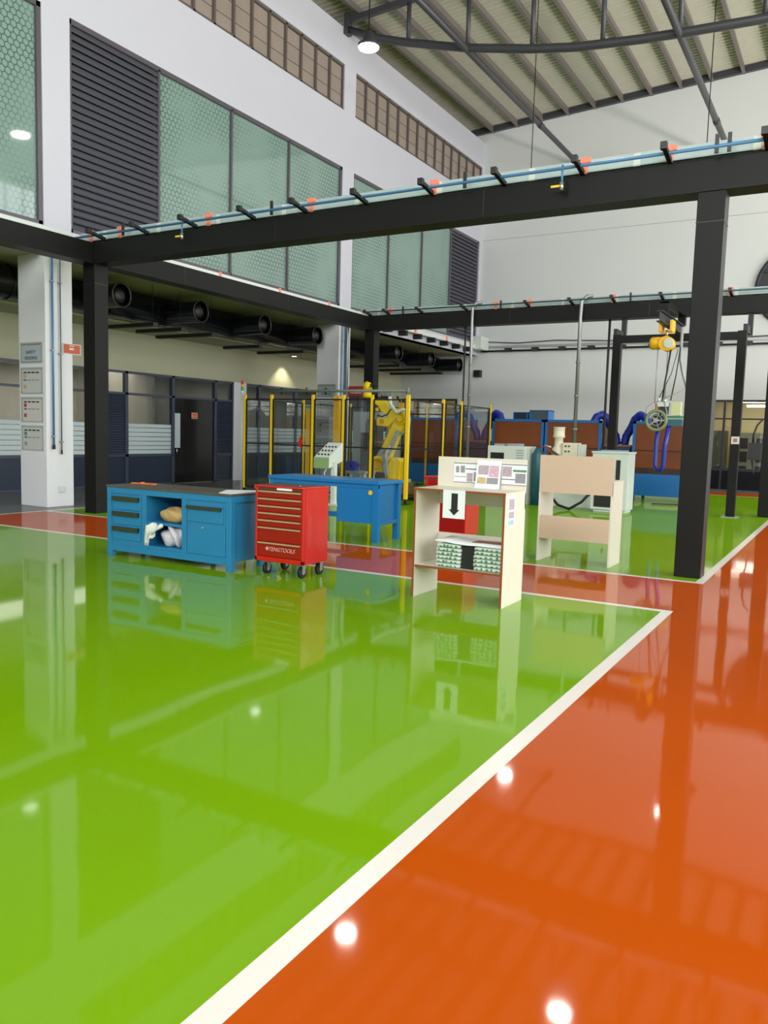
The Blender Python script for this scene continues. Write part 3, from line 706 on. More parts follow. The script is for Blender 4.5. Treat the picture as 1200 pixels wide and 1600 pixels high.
# ------------------------------------------------------------------ blue workbench (near)
def blue_bench():
    x0, x1, y0, y1, H = -7.91, -5.92, 6.85, 7.47, .87
    t = thing('workbench', ((x0+x1)/2, (y0+y1)/2, 0), 'blue steel workbench with drawers, open shelf and worn dark top, nearest the camera', 'workbench')
    M().box(x0-.005, x1+.005, y0-.01, y1+.01, H-.02, H+.006).build('worktop', TOPM, t, bevel=.004)
    M().box(x0, x1, y0, y1, H-.09, H-.02).build('top_rail', BENCH, t)
    lw = .075
    for a in (x0, x1-lw):
        for b in (y0, y1-lw): M().box(a, a+lw, b, b+lw, 0, H-.09).build('leg', BENCH, t, bevel=.003)
    zb = .14
    b = M(); xa, xb, xc, xd = x0+lw, -7.26, -6.65, x1-lw
    yf = y0+.02
    b.box(xa, xd, yf, y1-.02, zb, zb+.04); b.box(xa, xd, y1-.03, y1-.02, zb, H-.09)
    b.box(xa, xa+.02, yf, y1-.02, zb, H-.09); b.box(xb-.06, xb+.02, yf-.015, y1-.02, zb, H-.09); b.box(xc-.02, xc+.06, yf-.015, y1-.02, zb, H-.09); b.box(xd-.02, xd, yf, y1-.02, zb, H-.09)
    b.box(x0+lw, x1-lw, yf-.014, yf+.02, .07, zb+.01); b.box(x1-.03, x1-.02, y0+lw, y1-lw, zb, H-.09); b.box(x1-.05, x1-.012, y0+lw, y1-lw, .1, zb+.02)
    b.box(x0+.02, x0+.03, y0+lw, y1-lw, zb, H-.09)
    b.box(xa, xb-.05, yf-.008, yf, zb, H-.09); b.box(xc+.05, xd, yf-.008, yf, zb, H-.09)
    b.build('carcass', BENCH, t)
    M().box(xb, xc, yf, y1-.03, .44, .47).build('shelf_board', BENCH, t)
    for i in range(3):
        z1 = .755-i*.185; z0 = z1-.17
        d = M(); d.box(xa+.03, xb-.07, yf-.02, yf+.2, z0, z1); dr = d.build('drawer', BENCH, t, bevel=.004)
        M().box(xa+.04, xb-.09, yf-.055, yf-.02, z1-.045, z1-.01).bar((xa+.04, yf-.05, z1-.05), (xb-.09, yf-.05, z1-.05), .012, .02).build('handle', HANDLE, dr)
    d = M().box(xc+.07, xd-.05, yf-.02, yf+.2, .53, .73); dr = d.build('drawer', BENCH, t, bevel=.004)
    M().box(xc+.08, xd-.06, yf-.055, yf-.02, .68, .715).build('handle', HANDLE, dr)
    d = M().box(xc+.07, xd-.01, yf-.018, yf, .16, .505).build('door', BENCH, t, bevel=.004)
    M().cyl((-6.34, yf-.03, .47), (-6.34, yf-.018, .47), .016, n=12).build('lock_knob', CHROME, d)
    return t
blue_bench()
# things on and in the bench
M().blob((-6.90, 7.06, .555), (.26, .17, .10), 3, .14, 26, 16, flat=.472).build('paper_sack', BAGT, label='crumpled tan sack lying on the open shelf of the near blue workbench', cat='sack')
q = M().blob((-6.90, 7.05, .31), (.20, .15, .15), 5, .2, 28, 18, flat=.182); q.build('plastic_bag', BAGW, label='white plastic bag in the lower opening of the near blue workbench', cat='bag')
M().blob((-6.75, 7.12, .375), (.1, .12, .07), 9, .2, 18, 12).build('wrapped_bundle', BAGG, label='dark green and black wrapped bundle stuffed behind the white plastic bag', cat='bundle')
rg = M(); base = len(rg.v); nx, nz = 9, 8
for j in range(nz):
    for i in range(nx):
        s_ = i/(nx-1); tt = j/(nz-1); w = .27*(1-tt*.55)+.04*math.sin(tt*7)
        rg.v.append((-7.235+.02*math.sin(tt*5)+w*s_, 6.842-.03*math.sin(s_*9+tt*3)-.012*math.sin(tt*6), .45-(.26 if s_ < .55 else .16)*tt-.02*math.sin(s_*11)))
for j in range(nz-1):
    for i in range(nx-1): a = j*nx+i; rg.face((a, a+1, a+nx+1, a+nx), 0, True)
o = rg.build('rag', CLOTH, label='white rag hanging out of the lower opening of the near blue workbench', cat='rag'); s_ = o.modifiers.new('solid', 'SOLIDIFY'); s_.thickness = .006
M().hexa([(-6.12, 6.87, .877), (-5.95, 6.87, .877), (-5.93, 7.45, .877), (-6.30, 7.2, .877), (-6.12, 6.87, .884), (-5.95, 6.87, .884), (-5.93, 7.45, .892), (-6.30, 7.2, .889)]).build('paper_sheets', PAPER, label='white paper sheets lying on the right end of the near workbench', cat='paper')
M().bar((-7.85, 7.2, .885), (-7.5, 7.25, .885), .06, .012).bar((-7.7, 7.2, .893), (-7.66, 7.22, .893), .02, .02).build('orange_strip', mat('orange strip tool', (226, 120, 50), .5), label='thin orange tool lying on the left end of the near workbench', cat='tool')

# ------------------------------------------------------------------ red roller cabinet
def roller_cabinet(x0, x1, y0, y1, lab, logo=True):
    t = thing('tool_cabinet', ((x0+x1)/2, (y0+y1)/2, 0), lab, 'tool cabinet')
    z0, z1 = .15, .995
    b = M(); b.box(x0, x1, y0+.03, y1, z0, z1-.02); b.box(x0, x0+.03, y0, y0+.03, z0, z1); b.box(x1-.03, x1, y0, y0+.03, z0, z1); b.box(x0, x1, y0, y0+.03, z0, z0+.05)
    b.build('body', RED, t, bevel=.006)
    M().box(x0-.012, x1+.004, y0-.012, y1+.004, z1-.025, z1).build('lid', RED, t, bevel=.01)
    M().box(x0+.04, x1-.04, y0+.02, y1-.04, z1, z1+.004).build('top_mat', mat('grey top mat', (74, 66, 62), .5), t)
    M().box(x0+.03, x1-.03, y0+.005, y0+.03, .945, .972).build('top_rail', mat('dark front rail', (90, 50, 44), .5), t)
    lb = M().box(x0+.30, x0+.50, y0-.006, y0+.006, .948, .978).build('label_strip', PAPER, t)
    zs = [.94, .858, .778, .70, .62, .538, .37, .2]
    if not logo: M().box(x0+.03, x1-.03, y0, y0+.03, z0+.05, .945).build('back_plate', REDD, t)
    for i in range(7 if logo else 0):
        d = M().box(x0+.035, x1-.035, y0+.004, y0+.25, zs[i+1]+.006, zs[i]-.004).build('drawer', REDD, t, bevel=.003)
        M().box(x0+.045, x1-.04, y0-.014, y0+.006, zs[i]-.022, zs[i]-.006).build('handle_trim', BRASS, d)
    if logo:
        text('lettering', 'TENGTOOLS', .062, (x0+.365, y0+.002, .29), (PI/2, 0, 0), mat('silver print', (205, 160, 150), .4), t, shear=.3, ext=.002)
        M().prism([(x0+.17, .27), (x0+.195, .295), (x0+.17, .32), (x0+.145, .295)], 'y', y0, y0+.004).build('emblem', MATS['silver print'], t)
    M().tube([(x0-.045, y0+.06, z1-.06), (x0-.06, y0+.06, z1-.02), (x0-.06, y1-.08, z1-.02), (x0-.045, y1-.08, z1-.06)], .012, 8).tube([(x0, y0+.06, z1-.03), (x0-.06, y0+.06, z1-.02)], .012, 8).tube([(x0, y1-.08, z1-.03), (x0-.06, y1-.08, z1-.02)], .012, 8).build('push_handle', RED, t)
    M().cyl((x1-.14, y0+.12, z1), (x1-.14, y0+.12, z1+.012), .01, n=10).build('lock', CHROME, t)
    for a in (x0+.12, x1-.06):
        for c in (y0+.07, y1-.07):
            w = thing('caster', (0, 0, 0), None, None); w.parent = t; w.location = Vector((a, c, 0))-t.location
            M().cyl((a-.018, c, .062), (a+.018, c, .062), .062, n=20).build('wheel', RUBBER, w)
            M().cyl((a-.022, c, .062), (a+.022, c, .062), .025, n=14).build('hub', CHROME, w)
            M().box(a-.03, a-.022, c-.025, c+.025, .05, .14).box(a+.022, a+.03, c-.025, c+.025, .05, .14).box(a-.04, a+.04, c-.04, c+.04, .135, .15).build('fork', GALV, w)
    return t
roller_cabinet(-5.70, -5.04, 7.0, 7.47, 'red roller tool cabinet with seven drawers beside the near blue workbench')
roller_cabinet(-5.40, -4.74, 10.55, 11.02, 'second red tool cabinet partly hidden behind the cream stand', False)

# ------------------------------------------------------------------ far blue bench
t = thing('workbench', (-6.9, 10.35, 0), 'plain blue steel workbench farther back, in front of the robot fence', 'workbench')
x0, x1, y0, y1 = -7.88, -5.90, 10.02, 10.72
M().box(x0-.02, x1+.02, y0-.02, y1+.02, .85, .9).build('worktop', BENCHD, t, bevel=.004)
for a in (x0, x1-.09):
    for b in (y0, y1-.09): M().box(a, a+.09, b, b+.09, 0, .85).build('leg', BENCHD, t)
M().box(-6.62, x1-.045, y0+.02, y1-.02, .27, .85).build('drawer_box', BENCHD, t)
M().box(x1-.05, x1-.01, y0+.05, y1-.05, .25, .31).box(x0+.05, -6.62, y1-.09, y1-.04, .26, .34).box(x0+.02, x0+.06, y0+.05, y1-.05, .25, .31).box(x0, x1, y0+.01, y0+.04, .79, .85).build('frame_rail', BENCHD, t)
M().cyl((-6.04, y0+.014, .73), (-6.04, y0+.02, .73), .035, n=16).build('round_sticker', YEL, t)

# ------------------------------------------------------------------ cream work stands
def stand(x0, y0, lab, flip=False):
    """open side faces -y unless flipped"""
    w, d, H = .95, .53, 1.08
    t = thing('work_stand', (x0+w/2, y0+d/2, 0), lab, 'work stand', None)
    T = .022
    Y = (lambda a: y0+a) if not flip else (lambda a: y0+d-a)
    def bx(xa, xb, ya, yb, za, zb):
        a, b = sorted((Y(ya), Y(yb))); return M().box(xa, xb, a, b, za, zb)
    for xa, nm in ((x0, 0), (x0+w-T, 1)):
        s_ = bx(xa, xa+T, 0, d, 0, H-T).build('side_panel', BOARD, t)
        bx(xa, xa+T, -.003, 0, 0, H-T).build('edge_band', EDGE, s_)
    s_ = bx(x0-.004, x0+w+.004, -.004, d-T, H-T, H).build('desktop', BOARD, t)
    bx(x0-.004, x0+w+.004, -.008, -.004, H-T, H).build('edge_band', EDGE, s_)
    s_ = bx(x0+T, x0+w-T, .01, d-T, .30, .322).build('shelf_board', BOARD, t)
    bx(x0+T, x0+w-T, .007, .01, .30, .322).build('edge_band', EDGE, s_)
    bx(x0+.0, x0+w, d-T+.001, d+.001, .90, 1.38).build('back_panel', [BOARDP if flip else BOARD], t)
    bx(x0+T, x0+w-T, d-T, d, .30, .60).build('lower_back_panel', [BOARDP if flip else BOARD], t)
    return t
s1 = stand(-3.68, 6.95, 'cream board work stand with posters and a black arrow sheet, in front')
s2 = stand(-3.49, 10.05, 'cream board work stand seen from its plain back, nearer the big column', True)
# posters
yb_ = 6.95+.53-.022
def poster(x0, x1, z0, z1, blocks, lab, y=yb_):
    t = thing('poster', ((x0+x1)/2, y-.002, z0), lab, 'poster')
    M().box(x0, x1, y-.003, y-.0005, z0, z1).build('sheet', PAPER, t)
    for (a, b, c, d, m) in blocks:
        w, h = x1-x0, z1-z0
        M().box(x0+a*w, x0+b*w, y-.005, y-.003, z0+c*h, z0+d*h).build('print', m, t)
BL1 = [(0, 1, .96, .99, INK), (.08, .2, .5, .82, INKG), (.26, .42, .5, .85, INKG), (.45, 1, .68, .72, INK), (.02, .48, .28, .31, INKG), (.5, .72, .06, .5, INKP), (.76, .95, .1, .55, INKG), (0, .95, .01, .03, INK)]
poster(-3.50, -3.21, 1.125, 1.325, BL1, 'left landscape poster on the back board of the front stand')
BL2 = [(.02, 1, .93, .96, INK), (.03, .4, .4, .85, INKP), (.45, .98, .62, .72, INKN), (0, .55, .25, .28, INK), (.55, .95, .12, .55, INKG), (0, 1, .01, .03, INK)]
poster(-2.98, -2.72, 1.125, 1.34, BL2, 'right landscape poster on the back board of the front stand')
# tilted poster in the middle standing on desktop
t = thing('display_sheet', (-3.1, 7.38, 1.08), 'white display sheet with colour photos leaning in the middle of the front stand', 'display sheet')
M().hexa([(-3.26, 7.30, 1.082), (-3.0, 7.30, 1.082), (-2.99, 7.44, 1.083), (-3.24, 7.44, 1.083), (-3.26, 7.30, 1.086), (-3.0, 7.30, 1.086), (-2.99, 7.44, 1.087), (-3.24, 7.44, 1.087)]).build('foot', PAPER, t)
M().hexa([(-3.24, 7.40, 1.085), (-2.98, 7.40, 1.085), (-2.98, 7.403, 1.085), (-3.24, 7.403, 1.085), (-3.24, 7.447, 1.36), (-2.98, 7.447, 1.36), (-2.98, 7.45, 1.36), (-3.24, 7.45, 1.36)]).build('sheet', PAPER, t)
def tl(xa, xb, za, zb, m):
    ya = lambda z: 7.40+.047*(z-1.085)/.275-.003
    M().hexa([(xa, ya(za), za), (xb, ya(za), za), (xb, ya(za)+.002, za), (xa, ya(za)+.002, za), (xa, ya(zb), zb), (xb, ya(zb), zb), (xb, ya(zb)+.002, zb), (xa, ya(zb)+.002, zb)]).build('print', m, t)
tl(-3.22, -3.11, 1.22, 1.31, INKP); tl(-3.10, -3.0, 1.2, 1.31, mat('pink photo print', (200, 162, 176), .5, var=.4, scale=45)); tl(-3.22, -3.13, 1.13, 1.19, INKO); tl(-3.12, -3.0, 1.13, 1.19, INKG)
# arrow sheet
t = thing('arrow_sign', (-3.27, 6.94, .83), 'white sheet with a bold black down arrow hanging from the front stand', 'sign')
M().box(-3.36, -3.13, 6.935, 6.939, .81, 1.08).build('sheet', PAPER, t)
M().prism([(-3.27, 1.05), (-3.205, 1.05), (-3.205, .895), (-3.185, .895), (-3.24, .84), (-3.295, .895), (-3.27, .895)], 'y', 6.931, 6.935).build('arrow', INK, t)
t = thing('side_poster', (-2.725, 7.1, .8), 'small printed sheet stuck on the side panel of the front stand', 'poster')
M().box(-2.729, -2.727, 7.02, 7.2, .78, 1.05).build('sheet', PAPER, t)
M().box(-2.727, -2.725, 7.04, 7.17, .92, 1.02).build('print', INKP, t); M().box(-2.727, -2.725, 7.04, 7.17, .84, .9).build('print', INKP, t); M().box(-2.727, -2.725, 7.04, 7.17, .78, .82).build('print', INKB, t)
# two stacks of wrapped packets
def packet(x0, x1, y0, y1, z, h, sd, lab):
    rr = random.Random(sd); t = thing('wrapped_packet', ((x0+x1)/2, (y0+y1)/2, z), lab, 'packet', 'stacked packets on the stand shelf')
    n = 10; prof = []
    q = M(); nx, ny = 12, 8; st = 0
    def pt(i, j, top):
        s_, v_ = i/(nx-1), j/(ny-1); e = min(s_, 1-s_, v_, 1-v_); puff = .72+.28*min(1, (e*6)**.5)
        zz = h*(.5+(.5 if top else -.5)*puff)+(rr.uniform(-.003, .003) if 0 < e else 0)
        return (x0+(x1-x0)*s_+rr.uniform(-.002, .002), y0+(y1-y0)*v_, z+max(0, min(zz, h)))
    for top in (0, 1):
        for j in range(ny):
            for i in range(nx): q.v.append(pt(i, j, top))
    N = nx*ny
    for j in range(ny-1):
        for i in range(nx-1):
            a = j*nx+i; q.face((a, a+nx, a+nx+1, a+1), 0, True); q.face((N+a, N+a+1, N+a+nx+1, N+a+nx), 0, True)
    for i in range(nx-1): q.face((i, i+1, N+i+1, N+i), 0, True); a = (ny-1)*nx+i; q.face((a+1, a, N+a, N+a+1), 0, True)
    for j in range(ny-1): a = j*nx; q.face((a+nx, a, N+a, N+a+nx), 0, True); a = j*nx+nx-1; q.face((a, a+nx, N+a+nx, N+a), 0, True)
    g_ = q; w5 = (x1-x0-.03)/5
    for k in range(5):
        xx = x0+.015+w5*k+.012*rr.random(); g_.box(xx, xx+.014+.014*rr.random(), y0-.002, y0+.004, z+h*.2, z+h*(.5+.35*rr.random()), 1)
    q.build('wrap', [PACK, PACKG], t)
hh = .038
ORD = ['bottom', 'second from bottom', 'third from bottom', 'third from top', 'second from top', 'top']
for i in range(6):
    packet(-3.44+R.uniform(-.006, .006), -3.19+R.uniform(-.006, .006), 6.99, 7.36, .324+i*hh, hh-.001, 20+i, ORD[i]+' green and white packet in the left stack on the front stand')
    packet(-3.04+R.uniform(-.006, .006), -2.76+R.uniform(-.006, .006), 6.99, 7.36, .324+i*hh, hh-.001, 40+i, ORD[i]+' green and white packet in the right stack on the front stand')
M().box(-3.19+.012, -3.052, 7.02, 7.36, .324, .54).build('gap_shade', BLACK, label='black filler standing for the shade between the two packet stacks on the front stand', cat='block')  # black solid put into the gap to stand for its shade
q = M(); xs_ = [-3.45, -3.35, -3.25, -3.12, -3.0, -2.85, -2.75]; zz = [.575, .572, .562, .556, .560, .558, .556]
for i, (x, z) in enumerate(zip(xs_, zz)): q.v += [(x, 6.985, z), (x, 7.37, z), (x, 6.985, z+.014), (x, 7.37, z+.014)]
for i in range(len(xs_)-1):
    a = i*4; q.face((a, a+1, a+5, a+4)); q.face((a+2, a+6, a+7, a+3), 0, True); q.face((a, a+4, a+6, a+2)); q.face((a+1, a+3, a+7, a+5))
q.face((0, 2, 3, 1)); a = (len(xs_)-1)*4; q.face((a, a+1, a+3, a+2))
q.build('foam_sheet', PAPER, label='white foam sheet lying across both packet stacks', cat='sheet')
M().box(-3.12, -2.82, 7.12, 7.28, .572, .577).build('card_strip', EDGE, label='brown card strip on the white foam sheet', cat='card')

# ------------------------------------------------------------------ robot cell fence
fn = thing('safety_fence', (-11, 18.4, 0), 'yellow post safety fence with clear panels around the yellow robot', 'fence')
HF = 2.47
def post(x, y, h=HF, w=.06, m=YEL, base=True):
    q = M().box(x-w/2, x+w/2, y-w/2, y+w/2, .12 if base else 0, h); o = q.build('post', m, fn)
    if base: M().box(x-w*.35, x+w*.35, y-w*.35, y+w*.35, .01, .12).box(x-.09, x+.09, y-.09, y+.09, 0, .012).build('foot', BLACK, o)
    return o
def fpanel(a, b, z0=.15, z1=2.36, mid=1.25):
    q = M(); a = Vector((*a, 0)); b = Vector((*b, 0)); d = (b-a).normalized(); a = a+d*.05; b = b-d*.05; w = .032
    zz = Vector((0, 0, 1))
    for z in (z0, z1, mid): q.bar(a+zz*z, b+zz*z, w, w)
    for p in (a, b): q.bar(p+zz*z0, p+zz*z1, w, w)
    o = q.build('panel_frame', BLACK, fn)
    s_ = Vector((-d.y, d.x, 0))*.003
    g_ = M().hexa([a-s_+zz*z0, b-s_+zz*z0, b+s_+zz*z0, a+s_+zz*z0, a-s_+zz*z1, b-s_+zz*z1, b+s_+zz*z1, a+s_+zz*z1]).build('clear_sheet', ACRY, o)
FX = [-13.4, -12.55, -11.3, -10.42, -9.64, -8.7]
for x in FX: post(x, 16, w=.075 if x == -8.7 else .06)
for a, b in zip(FX[:-1], FX[1:]): fpanel((a, 16), (b, 16))
SY = [18.0, 19.04, 20.95]
for y in SY: post(-8.8, y)
for a, b in zip([16]+SY[:-1], SY): fpanel((-8.75, a), (-8.8, b))
for x in (-10.75, -12.0, -13.4): post(x, 20.95)
for a, b in ((-8.8, -10.75), (-10.75, -12.0), (-12.0, -13.4)): fpanel((a, 20.95), (b, 20.95))
fpanel((-13.4, 16), (-13.4, 18.5)); post(-13.4, 18.5); fpanel((-13.4, 18.5), (-13.4, 20.95))
M().tube([(-12.6, 16.0, 2.56), (-8.72, 16.0, 2.56)], .032, 10).cyl((-8.72, 16, 2.47), (-8.72, 16, 2.64), .04, n=12).build('top_pipe', mat('grey green pipe', (108, 118, 108), .4), fn)
for x in (-12.25, -11.5, -10.95): M().cyl((x, 16, 2.47), (x, 16, 2.64), .02, n=8).build('pipe_clip', BLACK, fn)
M().cyl((-11.62, 15.93, 1.33), (-11.62, 15.98, 1.33), .05, n=16).bar((-11.62, 15.95, 1.2), (-11.62, 15.95, 1.45), .04, .04).build('red_door_latch', RED, fn)
for x, z0, z1, lab in ((-11.48, .1, 1.62, 'left yellow light curtain column in the robot fence doorway'), (-10.68, 1.33, 1.95, 'right yellow light curtain column in the robot fence doorway')):
    t = thing('light_curtain', (x, 16.12, 0), lab, 'light curtain')
    M().box(x-.07, x+.07, 16.06, 16.18, z0, z1+.5).build('housing', mat('amber yellow enamel', (222, 170, 10), .4), t)
    M().box(x-.05, x+.05, 16.08, 16.16, 0, z0).build('stand_leg', BLACK, t)
# stack light
t = thing('stack_light', (-13.5, 16.0, 0), 'red amber green signal light on the left end of the robot fence', 'signal light')
M().tube([(-13.5, 16, 0), (-13.5, 16, 2.5)], .02, 8).build('pole', MWHITE, t)
for z, m in ((2.5, MWHITE), (2.58, mat('green lens', (60, 160, 90), .3)), (2.66, mat('amber lens', (220, 140, 50), .3)), (2.74, mat('red lens', (200, 50, 40), .3))):
    M().cyl((-13.5, 16, z), (-13.5, 16, z+.075), .035, n=14).build('lens', m, t)

# robot
rb = thing('industrial_robot', (-9.95, 17.6, 0), 'yellow jointed industrial robot arm inside the clear fence', 'robot')
M().box(-10.3, -9.55, 17.25, 18.0, 0, .38).build('pedestal', mat('pedestal grey', (110, 112, 108), .5), rb, bevel=.01)
M().box(-10.25, -9.6, 17.28, 17.95, .38, .47).prism([(-10.02, .47), (-9.66, .47), (-9.64, .9), (-9.72, 1.0), (-9.88, 1.0), (-10.0, .85)], 'y', 17.42, 17.82).build('base', ROBOT, rb, bevel=.02)
M().tube([(-10.28, 17.35, .83), (-10.28, 17.82, .83)], .2, 24).box(-10.45, -10.1, 17.4, 17.8, .62, .86).build('shoulder', ROBOT, rb, bevel=.015)
M().ring((-10.25, 17.34, .83), (0, 1, 0), .13, .02, 24, 8).cyl((-10.25, 17.345, .83), (-10.25, 17.36, .83), .1, n=20).build('joint_cover', mat('deep yellow joint', (200, 150, 0), .35), rb)
M().prism([(-10.02, .6), (-9.94, .55), (-9.98, .85), (-10.02, 1.05), (-10.12, 1.08), (-10.08, .85)], 'y', 17.3, 17.4).tube([(-10.0, 17.36, .5), (-10.07, 17.34, .75), (-10.02, 17.36, 1.1), (-9.95, 17.4, 1.3)], .035, 10).build('grey_arm_guard', GREYP, rb)
# lower arm tapered
q = M(); a = Vector((-10.22, 17.58, .9)); b = Vector((-9.72, 17.58, 2.0)); d = (b-a).normalized(); s_ = Vector((d.z, 0, -d.x)); w_ = Vector((0, 1, 0))
q.hexa([a-s_*.17-w_*.1, a+s_*.17-w_*.1, a+s_*.17+w_*.1, a-s_*.17+w_*.1, b-s_*.14-w_*.09, b+s_*.14-w_*.09, b+s_*.14+w_*.09, b-s_*.14+w_*.09])
q.tube([(-9.72, 17.45, 1.98), (-9.72, 17.72, 1.98)], .17, 20)
q.build('lower_arm', ROBOT, rb, bevel=.03)
M().ring((-9.70, 17.44, 1.98), (0, 1, 0), .1, .018, 20, 8).build('elbow_ring', mat('deep yellow joint', (200, 150, 0), .35), rb)
M().bar((-10.02, 17.44, 1.05), (-9.74, 17.44, 1.68), .05, .1).build('arm_link', GREYP, rb)
M().prism([(-10.36, 1.78), (-10.05, 1.76), (-9.9, 1.9), (-9.72, 2.05), (-9.72, 2.2), (-9.95, 2.22), (-10.08, 1.99), (-10.36, 1.97)], 'y', 17.42, 17.74).build('elbow_housing', ROBOT, rb, bevel=.02)
M().cyl((-10.42, 17.58, 1.89), (-10.3, 17.58, 1.89), .09, n=16).cyl((-10.2, 17.4, 1.89), (-10.2, 17.43, 1.89), .07, n=16).build('motor_cap', mat('deep yellow joint', (200, 150, 0), .35), rb)
M().prism([(-10.5, 2.36), (-10.4, 2.45), (-10.16, 2.45), (-10.06, 2.3), (-9.98, 2.17), (-10.1, 2.05), (-10.24, 2.12), (-10.34, 2.26)], 'y', 17.44, 17.72).cyl((-10.40, 17.48, 2.19), (-10.40, 17.62, 2.19), .05, n=16).build('wrist_housing', ROBOT, rb, bevel=.02)
M().box(-10.42, -10.05, 17.5, 17.66, 2.44, 2.52).cyl((-10.5, 17.58, 2.5), (-10.35, 17.58, 2.58), .06, n=12).build('tool_flange', BLACK, rb)
for bx_ in ((-10.36, -10.3, 17.45, 17.5, 2.5, 2.6), (-10.22, -10.12, 17.45, 17.52, 2.52, 2.62), (-10.08, -10.0, 17.5, 17.56, 2.42, 2.66)): M().box(*bx_).build('tool_finger', GALV, rb)
M().tube([(-10.0, 17.42, 2.5), (-9.95, 17.4, 2.3), (-9.75, 17.38, 2.1), (-9.6, 17.4, 2.2), (-9.5, 17.42, 2.15), (-9.45, 17.45, 1.95), (-9.5, 17.5, 1.7), (-9.68, 17.5, 1.6)], .045, 12).build('dress_hose', MWHITE, rb)
M().tube([(-10.34, 17.42, 2.04), (-10.2, 17.4, 2.01), (-10.05, 17.4, 2.06), (-9.95, 17.4, 2.2)], .018, 8).build('wrist_cable', BLACK, rb)
M().prism([(-10.36, 1.02), (-10.22, .98), (-10.1, 1.2), (-10.2, 1.26)], 'y', 17.44, 17.475).build('grey_cover', GREYP, rb)
M().tube([(-9.95, 17.7, 2.52), (-9.8, 17.7, 2.3), (-9.66, 17.7, 2.0), (-9.7, 17.75, 1.4), (-9.85, 17.8, .8)], .025, 8).build('cable', BLACK, rb)
M().box(-9.78, -9.68, 17.5, 17.6, 2.1, 2.36).build('yellow_bracket', mat('deep yellow joint', (200, 150, 0), .35), rb)
# machine column in the cell
t = thing('machine_column', (-11.0, 18.3, 0), 'grey press machine column with a yellow motor on top, left of the robot arm', 'machine')
M().box(-11.62, -11.22, 18.3, 18.75, 0, 2.15).box(-11.22, -10.8, 18.35, 18.7, 1.95, 2.15).build('column', GREYP, t, bevel=.01)
M().box(-11.0, -10.78, 18.2, 18.5, .9, 1.95).build('slide', mat('dark slide', (50, 50, 52), .4), t)
M().box(-11.05, -10.75, 18.15, 18.6, 1.25, 1.4).cyl((-10.9, 18.1, 1.72), (-10.9, 18.2, 1.72), .06, n=12).build('tool_head', mat('tool brown', (90, 70, 58), .5), t)
M().box(-10.95, -10.85, 18.08, 18.14, 1.58, 1.68).build('red_button', RED, t)
M().box(-11.3, -11.05, 18.2, 18.5, .5, 1.6).build('cabinet', BLACK, t)
M().blob((-11.0, 18.0, 2.78), (.13, .13, .14), 4, .08, 18, 12).cyl((-11.0, 18.0, 2.5), (-11.0, 18.0, 2.64), .11, n=16).build('motor', ROBOT, t)
M().tube([(-11.25, 18.4, 2.15), (-11.1, 18.1, 2.45), (-11.0, 18.0, 2.55)], .03, 8).tube([(-10.9, 18, 2.82), (-10.75, 17.9, 2.78), (-10.62, 17.8, 2.66)], .05, 8).build('arm', BLACK, t)
# table with vise and boxes in cell
t = thing('steel_table', (-10.6, 16.9, 0), 'low grey steel table inside the fence in front of the robot', 'table')
M().box(-11.05, -10.15, 16.6, 17.1, .6, .66).build('tabletop', GREYP, t)
for a in (-11.03, -10.6, -10.22):
    for b in (16.62, 17.03): M().box(a, a+.05, b, b+.05, 0, .6).build('leg', MWHITE, t)
M().box(-11.5, -11.12, 16.6, 17.0, 0, .72).build('metal_cabinet', GREYP, label='small grey cabinet inside the fence left of the low table', cat='cabinet', bevel=.01)
t = thing('bench_vise', (-10.7, 16.85, .66), 'blue bench vise on the low grey table', 'vise')
M().box(-10.84, -10.56, 16.76, 16.94, .66, .71).prism([(-10.84, .71), (-10.74, .71), (-10.72, .9), (-10.84, .88)], 'y', 16.78, 16.92).prism([(-10.66, .71), (-10.54, .71), (-10.54, .86), (-10.68, .9)], 'y', 16.78, 16.92).build('body', VISE, t, bevel=.01)
M().tube([(-10.9, 16.85, .8), (-10.45, 16.85, .8)], .02, 10).cyl((-10.46, 16.78, .8), (-10.46, 16.92, .8), .01, n=8).build('screw', BLACK, t)
for k_, (x, h, m, lab) in enumerate(((-11.42, .18, CHROME, 'shiny bottle shaped part on the small grey cabinet, left one'), (-11.22, .15, BLACK, 'dark part on the small grey cabinet, right one'))):
    M().tube([(x, 16.75, .72), (x, 16.75, .72+h*.7), (x, 16.75, .72+h)], [.06, .055, .02], 14).build('fixture', m, label=lab, cat='fixture')
# reddish base skid right of cell
t = thing('pallet_base', (-8.4, 18.9, 0), 'low reddish brown platform on the floor just behind the fence corner', 'platform')
M().box(-9.5, -8.95, 17.0, 18.2, .16, .3).build('deck', mat('red brown deck', (128, 66, 52), .5), t)
M().box(-9.48, -9.42, 17.02, 18.18, 0, .16).box(-9.05, -8.97, 17.02, 18.18, 0, .16).build('runner', BLACK, t)
M().box(-8.98, -8.55, 15.2, 15.5, 0, .14).build('rubber_block', RUBBER, label='black rubber block on the floor beside the fence corner post', cat='block', bevel=.02)
